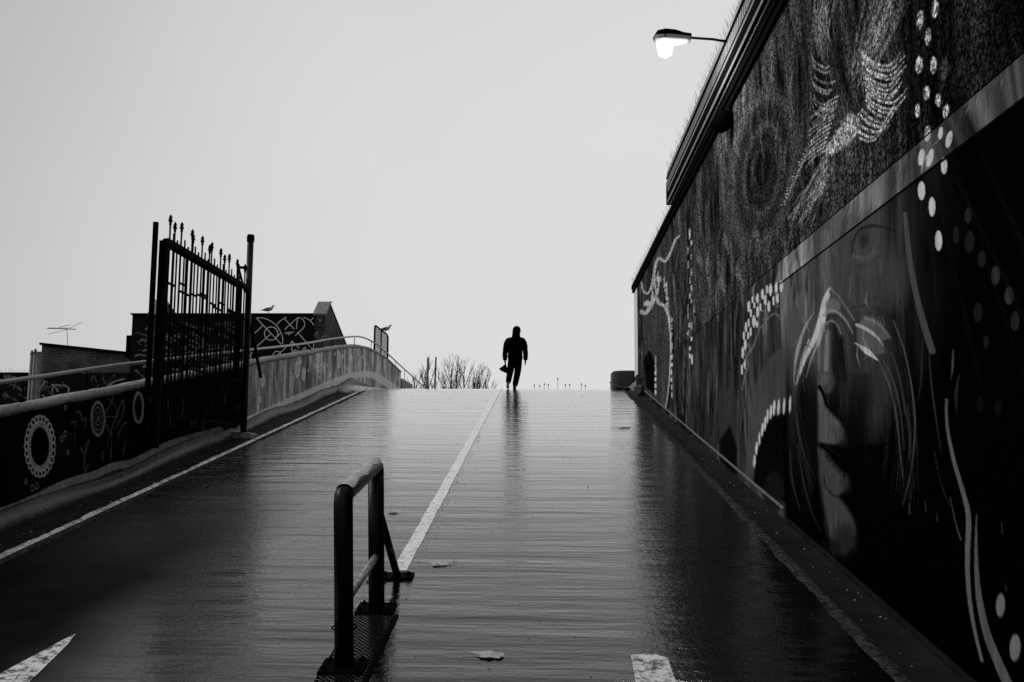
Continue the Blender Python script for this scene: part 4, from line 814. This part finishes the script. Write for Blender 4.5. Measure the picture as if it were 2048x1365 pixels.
for hnd, sx in (('lh', -1), ('rh', 1)):
    hx, hy, hz = J[hnd]
    for q, (dy, L) in enumerate(((-.028, .05), (-.010, .06), (.010, .058), (.028, .045))):
        i0 = len(V); V += [(hx, hy + dy, hz - .03), (hx, hy + dy + .004, hz - .03 - L * .6), (hx - sx * .02, hy + dy + .006, hz - .03 - L)]; RD += [.010, .009, .008]; E_ += [(ix[hnd], i0), (i0, i0 + 1), (i0 + 1, i0 + 2)]
    i0 = len(V); V += [(hx - sx * .015, hy + .04, hz - .005), (hx - sx * .02, hy + .05, hz - .04)]; RD += [.011, .009]; E_ += [(ix[hnd], i0), (i0, i0 + 1)]
skin('body', V, E_, RD, M['skin'], ps, 1)
def vloft(name, secs, mt, parent, n=18, e=.85):
    """(x, y, z, rx, ry) rounded sections up the body"""
    mb = MB(); vs = []
    for x, y, z, rx, ry in secs:
        for k in range(n):
            a = 2 * math.pi * k / n; ca, sa = math.cos(a), math.sin(a)
            vs.append((x + rx * math.copysign(abs(ca) ** e, ca), y + ry * math.copysign(abs(sa) ** e, sa), z))
    mb.add(vs, [(i * n + k, i * n + (k + 1) % n, (i + 1) * n + (k + 1) % n, (i + 1) * n + k) for i in range(len(secs) - 1) for k in range(n)] + [tuple(range(n)), tuple(range((len(secs) - 1) * n, len(secs) * n))])
    o = mb.build(name, mt, parent, True); sb = o.modifiers.new('sub', 'SUBSURF'); sb.levels = sb.render_levels = 1; return o
vloft('jacket', [(0, 0, .78, .185, .14), (0, 0, .82, .205, .155), (-.005, 0, .90, .205, .155), (-.01, .01, 1.05, .205, .15), (-.005, .02, 1.20, .22, .155), (0, .03, 1.31, .235, .15), (.005, .03, 1.37, .225, .13), (.012, .03, 1.42, .17, .115), (.018, .03, 1.45, .115, .10)], M['black'], ps)
vloft('hood', [(.018, .03, 1.42, .14, .11), (.015, .02, 1.46, .115, .115), (.018, .02, 1.52, .108, .13), (.028, .03, 1.60, .118, .14), (.034, .04, 1.67, .112, .135), (.032, .045, 1.72, .085, .10), (.028, .05, 1.75, .04, .05)], M['black'], ps)
for sx, el, wr in ((-1, (-.275, .02, 1.10), (-.288, .09, .80)), (1, (.268, -.01, 1.08), (.278, .05, .80))):
    o = MB().tube([(sx * .13, .03, 1.37), (sx * .19, .03, 1.345), (sx * .235, .025, 1.27), (sx * .26, .02, 1.18), el, ((el[0] + wr[0]) / 2 + sx * .008, (el[1] + wr[1]) / 2, .95), (wr[0], wr[1], .84), wr], [.07, .082, .084, .078, .072, .070, .062, .050], 14).build('sleeve', M['black'], ps, True)
skin('trousers', [(0, 0, .93), (-.09, 0, .84), (-.14, .08, .50), (-.195, -.10, .14), (.085, 0, .84), (.065, .12, .49), (-.02, .10, .06)], [(0, 1), (1, 2), (2, 3), (0, 4), (4, 5), (5, 6)], [(.19, .16), .125, .10, .078, .125, .10, .082], M['black'], ps, 2)
skin('shoe', [(-.205, -.15, .11), (-.20, -.07, .045), (-.195, .01, .03)], [(0, 1), (1, 2)], [.045, .042, .036], M['sole'], ps, 2)
skin('shoe', [(-.03, .06, .05), (-.02, .16, .045), (-.015, .28, .035)], [(0, 1), (1, 2)], [.05, .048, .038], M['black'], ps, 2)
bg = MB()
a = [(-.285, -.02, .73), (-.36, -.03, .66), (-.445, -.035, .60), (-.40, -.03, .555), (-.25, -.02, .49), (-.235, -.02, .60)]
bg.add([(x, y + .06, z) for x, y, z in a] + [(x * .97 - .01, y + .14, z) for x, y, z in a] + [(-.34, .0, .61), (-.33, .15, .61)],
       [(i, (i + 1) % 6, (i + 1) % 6 + 6, i + 6) for i in range(6)] + [(i, (i + 1) % 6, 12) for i in range(6)] + [(i + 6, (i + 1) % 6 + 6, 13) for i in range(6)])
o = bg.build('bag', M['black']); o.location = ps.location + Vector((.06, 0, -.13)) ; o.scale = (1.2, 1.2, 1.2); tag(o, 'small dark angular bag hanging from the walking figure’s hand', 'bag')

# ------------------------------------------------------------------ gulls
def gull(loc, face, s, label, legs=True):
    g = thing('seagull', label, 'bird', loc, 0, 'seagulls perched on walls and fence')
    g.scale = (face * s, s, s)
    MB().tube([(-.24, 0, .10), (-.20, 0, .115), (-.10, 0, .13), (0, 0, .145), (.09, 0, .165), (.135, 0, .20), (.15, 0, .235), (.165, 0, .262), (.195, 0, .268), (.215, 0, .262)], [.004, .018, .05, .068, .062, .040, .030, .033, .026, .008], 12, flat=1.1).build('body', M['gull_white'], g, True)
    for sy in (-1, 1):
        MB().tube([(.07, sy * .045, .18), (-.02, sy * .058, .16), (-.14, sy * .04, .13), (-.27, sy * .012, .10)], [.02, .05, .035, .004], 10, flat=.5).build('wing', M['gull_grey'], g, True)
        MB().tube([(.0, sy * .02, .09), (.005, sy * .02, .0)], .006, 6).tube([(-.01, sy * .02, .004), (.035, sy * .025, .004)], .008, 6, flat=.5).build('leg', M['gull_grey'], g)
    MB().tube([(.21, 0, .262), (.24, 0, .258), (.255, 0, .248)], [.009, .007, .002], 6).build('beak', M['gull_grey'], g)
    MB().tube([(.192, -.028, .272), (.192, .028, .272)], .006, 6).build('eye', M['black'], g)
    return g

# ------------------------------------------------------------------ big dark building with gables, left
FY = 34.0; SX = -7.62
zt = at_y(560, 630, FY)[2]
hall = thing('brick_hall', 'large dark building covered in murals and white line graffiti, with brick gable ends', 'building')
MB().box((-14.40, FY, -.6), (SX - .33, FY + 3, zt)).build('front_wall', M['darkwall'], hall)
MB().box((-14.46, FY - .04, zt), (SX - .33, FY + 3, zt + .05)).build('roof_edge', M['trim'], hall)
ap = at_x(659, 606, SX); en = at_x(692, 690, SX)
def gable(x0, x1, name):
    y1 = ap[1]; ye = en[1] + 1.2; ze = ap[2] - (ap[2] - en[2]) / (en[1] - ap[1]) * (ye - ap[1])
    pr = [(FY - .03, -.6), (FY - .03, zt + .02), (y1 - .1, ap[2] - .06), (y1 + .1, ap[2] - .06), (ye, ze), (ye, -.6)]
    mb = MB(); n = len(pr); mb.add([(x0, a, b_) for a, b_ in pr] + [(x1, a, b_) for a, b_ in pr], [tuple(range(n)), tuple(range(n, 2 * n))] + [(i, (i + 1) % n, (i + 1) % n + n, i + n) for i in range(n)])
    mb.build(name, M['brick_side'], hall)
    MB().bar(((x0 + x1) / 2 - .02, FY - .12, zt - .02), ((x0 + x1) / 2 - .02, y1 + .02, ap[2] + .0), abs(x1 - x0) + .12, .10).build('coping', M['concrete'], hall)
    MB().bar(((x0 + x1) / 2, y1 + .02, ap[2] - .01), ((x0 + x1) / 2, ye, ze + .03), abs(x1 - x0) + .04, .06).build('coping', M['darkwall'], hall)
gable(SX - .32, SX, 'gable_wall'); gable(-13.75, -13.43, 'gable_wall')
MB().box((-14.62, FY + .1, 5.15), (-14.40, FY + .6, 5.95)).build('vent_box', M['trim'], hall)
def ribbon(pts, wd, Y=None, X=None):
    """flat painted line on the plane y = Y or x = X"""
    mb = MB(); pp = [at_y(x, y, Y) if Y is not None else at_x(x, y, X) for x, y in pts]; L_ = []; R_ = []
    for i, p in enumerate(pp):
        d = pp[min(i + 1, len(pp) - 1)] - pp[max(i - 1, 0)]; d /= max(np.linalg.norm(d), 1e-9)
        nrm = np.array([-d[2], 0, d[0]]) if Y is not None else np.array([0, -d[2], d[1]])
        L_.append(p + nrm * wd / 2); R_.append(p - nrm * wd / 2)
    n = len(pp); mb.add(L_ + R_, [(i, i + 1, n + i + 1, n + i) for i in range(n - 1)]); return mb
def join(mbs):
    o = MB()
    for m_ in mbs: o.add(m_.v, m_.f)
    return o
cz = lambda p: (490 + p[0] / 9.752, 600 + p[1] / 9.752)
LN = [[(220, 355), (300, 350), (400, 370), (500, 415), (600, 490), (670, 580), (710, 660), (735, 760), (735, 860)], [(345, 505), (190, 650)], [(500, 670), (230, 910)], [(590, 750), (710, 640)], [(620, 490), (680, 420), (760, 365), (810, 335)],
      [(765, 365), (955, 570)], [(770, 585), (1000, 375), (1080, 355), (1140, 400), (1165, 470), (1150, 530), (1100, 590), (980, 700)], [(1035, 340), (1010, 450), (1005, 570)], [(1140, 340), (1250, 390), (1310, 450), (1345, 500)],
      [(1325, 970), (1340, 900), (1345, 800)], [(1335, 350), (1275, 410)], [(1020, 630), (1320, 970)], [(815, 915), (600, 1110)], [(915, 800), (915, 1000)], [(880, 860), (920, 810), (1055, 945)], [(140, 1020), (110, 1080), (120, 1150), (150, 1210)], [(222, 358), (710, 870)]]
for cx_, cy_, r_ in ((510, 660, 130), (625, 1080, 75)): LN.append([(cx_ + r_ * math.cos(a), cy_ + r_ * math.sin(a)) for a in np.linspace(0, 2 * math.pi, 28)])
for k, l in enumerate(LN): ribbon([cz(p) for p in (curve(l, 5) if len(l) > 3 and k < 17 else l)], .026, Y=FY - .004 - .0004 * k).build('graffiti_line', M['graffiti'], hall)
SL = [[(1435, 290), (1440, 380), (1465, 415), (1485, 380), (1490, 240)], [(1350, 720), (1385, 640), (1420, 680), (1430, 760)], [(1460, 870), (1500, 740), (1570, 700), (1590, 730)], [(1560, 800), (1530, 940)]]
for k, l in enumerate(SL): ribbon([cz(p) for p in (curve(l, 5) if len(l) > 3 else l)], .07, X=SX + .004 + .0005 * k).build('graffiti_line', M['greyline'], hall)
for pl_ in ([(755, 640), (850, 626), (975, 618), (850, 690)], [(840, 1080), (970, 960), (1040, 985), (1100, 990), (1150, 925), (1195, 925), (1210, 1010), (1210, 1100)], [(1235, 1010), (1240, 950), (1310, 995), (1300, 1040)]):
    MB().add([at_y(*cz(p), FY - .015) for p in pl_], [tuple(range(len(pl_)))]).build('painted_patch', M['gull_white'], hall)
r4 = random.Random(9); ml = MB(); ml2 = MB()
for k in range(120):                                                # loose swirls of the mural seen left of and through the gate
    x = r4.uniform(268, 470); y = r4.uniform(642, 790); L = r4.uniform(8, 30); a = r4.uniform(-.6, .5)
    pts = curve([(x, y), (x + L * .4, y - L * .3 * a - 2), (x + L * .8, y - L * a * .6 + 2), (x + L, y - L * a)], 4)
    (ml if r4.random() < .75 else ml2).__class__.add(ml if k % 4 else ml2, *(lambda m_: (m_.v, m_.f))(ribbon(pts, r4.uniform(.02, .10), Y=FY - .004 - .0002 * k)))
tag(ml.build('painted_swirls', M['greyline'], hall), kind='stuff'); tag(ml2.build('painted_swirls', M['concrete'], hall), kind='stuff')
# gulls on it
p = at_y(536, 629, FY + .02); gull((p[0], p[1], zt + .05), 1, 1.0, 'seagull standing on the flat roof edge of the dark building')
p = at_x(667, 617, SX - .1); gull((SX - .22, ap[1] + .42, ap[2] - .17), 1, 1.0, 'seagull half hidden behind the sloping brick gable')
gull((-13.6, 34.35, zt + .05 + (ap[2] - zt) * .32 / (ap[1] - FY)), -1, 1.0, 'seagull peeking out left of the iron gate above the roof')

# ------------------------------------------------------------------ far brick building with aerial, low wall, pipes
bb = thing('brick_building', 'grey brick building with a sloping dark roof line, far left', 'building')
BY = 50.0
a0, a1, a2, a3 = at_y(84, 690, BY), at_y(262, 709, BY), at_y(262, 760, BY), at_y(84, 760, BY)
pr = [(a0[0], a0[2]), (a1[0] + 1, a1[2] - .1), (a1[0] + 1, -.6), (a0[0], -.6)]
MB().add([(x, BY, z) for x, z in pr] + [(x, BY + 6, z) for x, z in pr], [(0, 1, 2, 3), (7, 6, 5, 4)] + [(i, (i + 1) % 4, (i + 1) % 4 + 4, i + 4) for i in range(4)]).build('brick_wall', M['brick_front'], bb)
MB().bar((a0[0] - .05, BY - .06, a0[2] + .04), (a1[0] + 1, BY - .06, a1[2] - .06), .25, .12).build('roof_edge', M['trim'], bb)
ant = at_y(137, 695, BY + .5)
an = thing('tv_aerial', 'thin television aerial on a mast above the far brick building', 'aerial', (ant[0], BY + .5, ant[2] - .2))
AM = at_y(133.5, 656, BY + .5) - np.array([ant[0], BY + .5, ant[2] - .2])
MB().tube([(0, 0, 0), AM], .014, 6).build('mast', M['iron'], an)
def rel(x, y): return at_y(x, y, BY + .5) - np.array([ant[0], BY + .5, ant[2] - .2])
MB().tube([rel(95, 657), rel(152, 659)], .022, 6).build('boom', M['iron'], an)
for (x0, y0, x1, y1) in ((97, 669, 133, 660), (133, 660, 164, 645), (118, 655, 142, 650)): MB().tube([rel(x0, y0), rel(x1, y1)], .012, 5).build('element', M['iron'], an)
for k in range(12):
    x = 97 + k * 3.2; c_ = rel(x, 657); MB().tube([c_ + np.array([-.01, -.12, -.05]), c_ + np.array([.01, .12, .06])], .008, 4).build('element', M['iron'], an)
lwl = thing('yard_wall', 'low black graffitied yard wall topped with fine spikes', 'wall')
WY = 33.0; q0 = at_y(-60, 745, WY); q1 = at_y(255, 747, WY)
MB().box((q0[0], WY, -.6), (q1[0], WY + .3, q0[2])).build('wall_body', M['darkwall'], lwl)
mb = MB(); x = q0[0]
while x < q1[0] * .0 + at_y(70, 745, WY)[0]:
    mb.tube([(x, WY + .1, q0[2]), (x + r4.uniform(-.05, .05), WY + .1, q0[2] + r4.uniform(.06, .18))], .003, 3); x += .05
tag(mb.build('spikes', M['iron'], lwl), kind='stuff')
for k in range(42):
    x = r4.uniform(2, 240); y = r4.uniform(752, 800); pts = [(x + r4.uniform(-8, 8) * i, y + r4.uniform(-9, 9)) for i in (0, .6, 1.2, 1.6)]
    ribbon(curve(pts, 4), r4.choice((.03, .05)), Y=WY - .004 - .0005 * k).build('graffiti_line', M['greyline'], lwl)
for k, pts in enumerate(([(8, 752), (14, 760), (9, 764)], [(16, 750), (18, 762)], [(22, 764), (25, 754), (28, 760), (31, 753)], [(102, 770), (118, 771), (130, 772), (137, 776), (137, 786)], [(104, 784), (108, 772), (116, 784)], [(84, 790), (90, 795)], [(205, 780), (228, 764), (250, 758)], [(212, 776), (224, 768)])):
    ribbon(curve(pts, 4) if len(pts) > 2 else pts, .06, Y=WY - .03 - .0005 * k).build('graffiti_line', M['concrete'], lwl)
for k, (xt, yt, w_, lb) in enumerate(((64.5, 706, .075, 'slim round-capped vent pipe, the outer left of the trio before the yard wall'), (71.5, 703, .085, 'round-capped vent pipe, the tallest of the trio before the yard wall'))):
    t_ = at_y(xt, yt, 30.5); g_ = thing('vent_pipe', lb, 'pipe', (t_[0] - .05, 30.5, -.6), 0, 'vent pipes before the yard wall')
    MB().tube([(0, 0, 0), (.04, 0, t_[2] + .55)], w_ * .6, 14).build('shaft', M['pole'], g_, True)
    MB().tube([(.04, 0, t_[2] + .52), (.04, 0, t_[2] + .57), (.04, 0, t_[2] + .64), (.04, 0, t_[2] + .69)], [w_ * .66, w_ * .7, w_ * .5, .01], 14).build('cap', M['pole'], g_, True)
t_ = at_y(78, 708, 30.5); g_ = thing('duct', 'square grey duct with an angled bracket beside the round vent pipes', 'duct', (t_[0], 30.5, -.6))
MB().box((-.03, -.06, 0), (.09, .06, t_[2] + .6)).build('shaft', M['pole'], g_)
MB().box((-.045, -.08, t_[2] + .61), (.105, .08, t_[2] + .66)).build('cap', M['pole'], g_)
MB().bar((.09, -.04, 4.3), (.26, -.04, 4.62), .08, .07, (0, 1, 0)).build('bracket', M['pole'], g_)

# ------------------------------------------------------------------ mesh screen, poles beyond the crest
FX = -6.02
sc_ = thing('mesh_screen', 'louvred metal fence panel in a dark frame behind the handrail', 'fence')
ya, ym, yb = (at_x(x, 690, FX)[1] for x in (749, 762, 775.5)); ztp = 6.42; zbt = cope_z(36) - .1
sc_pts = [(FX, ya, zbt), (FX, ya, ztp - .12), (FX, ya + .05, ztp - .03), (FX, ya + .2, ztp), (FX, yb - .2, ztp), (FX, yb - .05, ztp - .04), (FX, yb, ztp - .15), (FX, yb, zbt - .1)]
MB().tube(sc_pts, .035, 8).build('frame', M['iron'], sc_)
MB().tube([(FX, ym, zbt), (FX, ym, ztp)], .028, 8).build('mullion', M['iron'], sc_)
for (a, b_) in ((ya, ym), (ym, yb)):
    mb = MB(); z = zbt
    while z < ztp - .05: mb.bar((FX, a + .03, z), (FX, b_ - .03, z), .012, .022); z += .052
    y = a + .15
    while y < b_ - .05: mb.bar((FX, y, zbt), (FX, y, ztp - .05), .008, .008, (0, 1, 0)); y += .22
    tag(mb.build('louvre_panel', M['iron'], sc_), kind='stuff')
gull((FX, at_x(772, 672, FX)[1] - .15, ztp + .03), 1, 1.05, 'plump seagull perched on top of the louvred fence panel')
for x, yt, r_, mt_, lb in ((855.3, 717, .052, 'pole', 'pale grey pole beyond the crest, the thicker of two'), (871, 716, .034, 'iron', 'slim black pole beyond the crest beside the pale pole')):
    t_ = at_y(x, yt, 44); g_ = thing('pole', lb, 'pole', (t_[0] - .03, 44, 3.7)); h = t_[2] - 3.7
    MB().tube([(0, 0, 0), (.05, 0, h)], r_, 12).build('shaft', M[mt_], g_, True); MB().tube([(.05, 0, h), (.05, 0, h + .03)], [r_ * 1.15, r_ * .9], 12).build('cap', M[mt_], g_)

# ------------------------------------------------------------------ bare trees behind the crest
def bare_tree(x, top, seed, label):
    r5 = random.Random(seed); t_ = at_y(x, top, 75); H = t_[2] + .6
    g_ = thing('bare_tree', label, 'tree', (t_[0], 75 + r5.uniform(-2, 2), -.6), 0, 'bare trees beyond the ramp crest')
    MB().tube([(0, 0, 0), (.05, 0, H * .35), (-.03, .02, H * .6), (.02, 0, H * .85), (0, 0, H * .99)], [.16, .12, .08, .035, .008], 7).build('trunk', M['wood'], g_)
    cr = MB()
    def br(p, d, L, r_, lev):
        q = [p]; dd = d.copy()
        for i in range(3):
            dd = (dd + Vector((r5.uniform(-.16, .16), r5.uniform(-.16, .16), .16))).normalized(); q.append(q[-1] + dd * L / 3)
        cr.tube(q, [r_, r_ * .8, r_ * .55, r_ * .25], 3, caps=False)
        if lev < 3:
            for k in range(r5.randint(3, 4)):
                s_ = q[r5.randint(1, 2)].lerp(q[3], r5.random()); a = r5.uniform(0, 6.28)
                br(s_, (dd + Vector((math.cos(a), math.sin(a), .25)) * .55).normalized(), L * r5.uniform(.4, .65), r_ * .5, lev + 1)
    for k in range(14):
        z = H * (.42 + .5 * k / 14); a = r5.uniform(0, 6.28); L = H * .18 * (1.25 - k / 14 * .55)
        br(Vector((0, 0, z)), Vector((math.cos(a) * .5, math.sin(a) * .5, 1)).normalized(), L, .035, 1)
    cr.build('crown', M['wood'], g_)
for k, (x, top, lb) in enumerate(((846, 746, 'short bare tree just left of the pale pole'), (861, 741, 'bare tree showing between the two poles'), (883, 739, 'bare tree right beside the slim black pole'), (899, 724, 'tallest bare tree beyond the crest, right of the black pole'), (910, 731, 'bare tree close against the right flank of the tallest one'),
                                  (929, 731, 'slender bare tree standing apart mid row'), (946, 742, 'bushy bare tree, third from the right of the row'), (957, 749, 'small bare tree, second from the right of the row'), (973, 757, 'sparse twiggy tree at the right end of the row'), (832, 752, 'low bare tree showing behind the end of the handrail'))):
    bare_tree(x, top, k + 20, lb)
for k, (x, y) in enumerate(((1068, 772), (1079, 773), (1088, 770), (1096, 771), (1115, 759), (1130, 771), (1139, 771), (1162, 770), (1170, 773), (1220, 766))):
    t_ = at_y(x, y, 33.5); g_ = thing('dry_weed', ('dry weed stalk nearest the walking figure on the crest', 'dry weed stalk, second to the right of the walking figure', 'dry weed stalk, third to the right of the walking figure', 'dry weed stalk just left of the tallest stalk', 'tallest dry weed stalk poking above the crest', 'dry weed stalk just right of the tallest stalk', 'dry weed stalk, second to the right of the tallest stalk', 'dry weed stalk, left one of the pair midway to the concrete block', 'dry weed stalk, right one of the pair midway to the concrete block', 'dry weed stalk beside the concrete block')[k], 'weed', (t_[0], 33.5, zr(33)), 0, 'dry weed stalks along the crest')
    h = t_[2] - zr(33)
    MB().tube([(0, 0, 0), (.01, 0, h)], .007, 5).build('stem', M['wood'], g_)
    MB().tube([(.01, 0, h - .02), (.01, 0, h + .01), (.01, 0, h + .05)], [.008, .024, .01], 8).build('seed_head', M['wood'], g_)
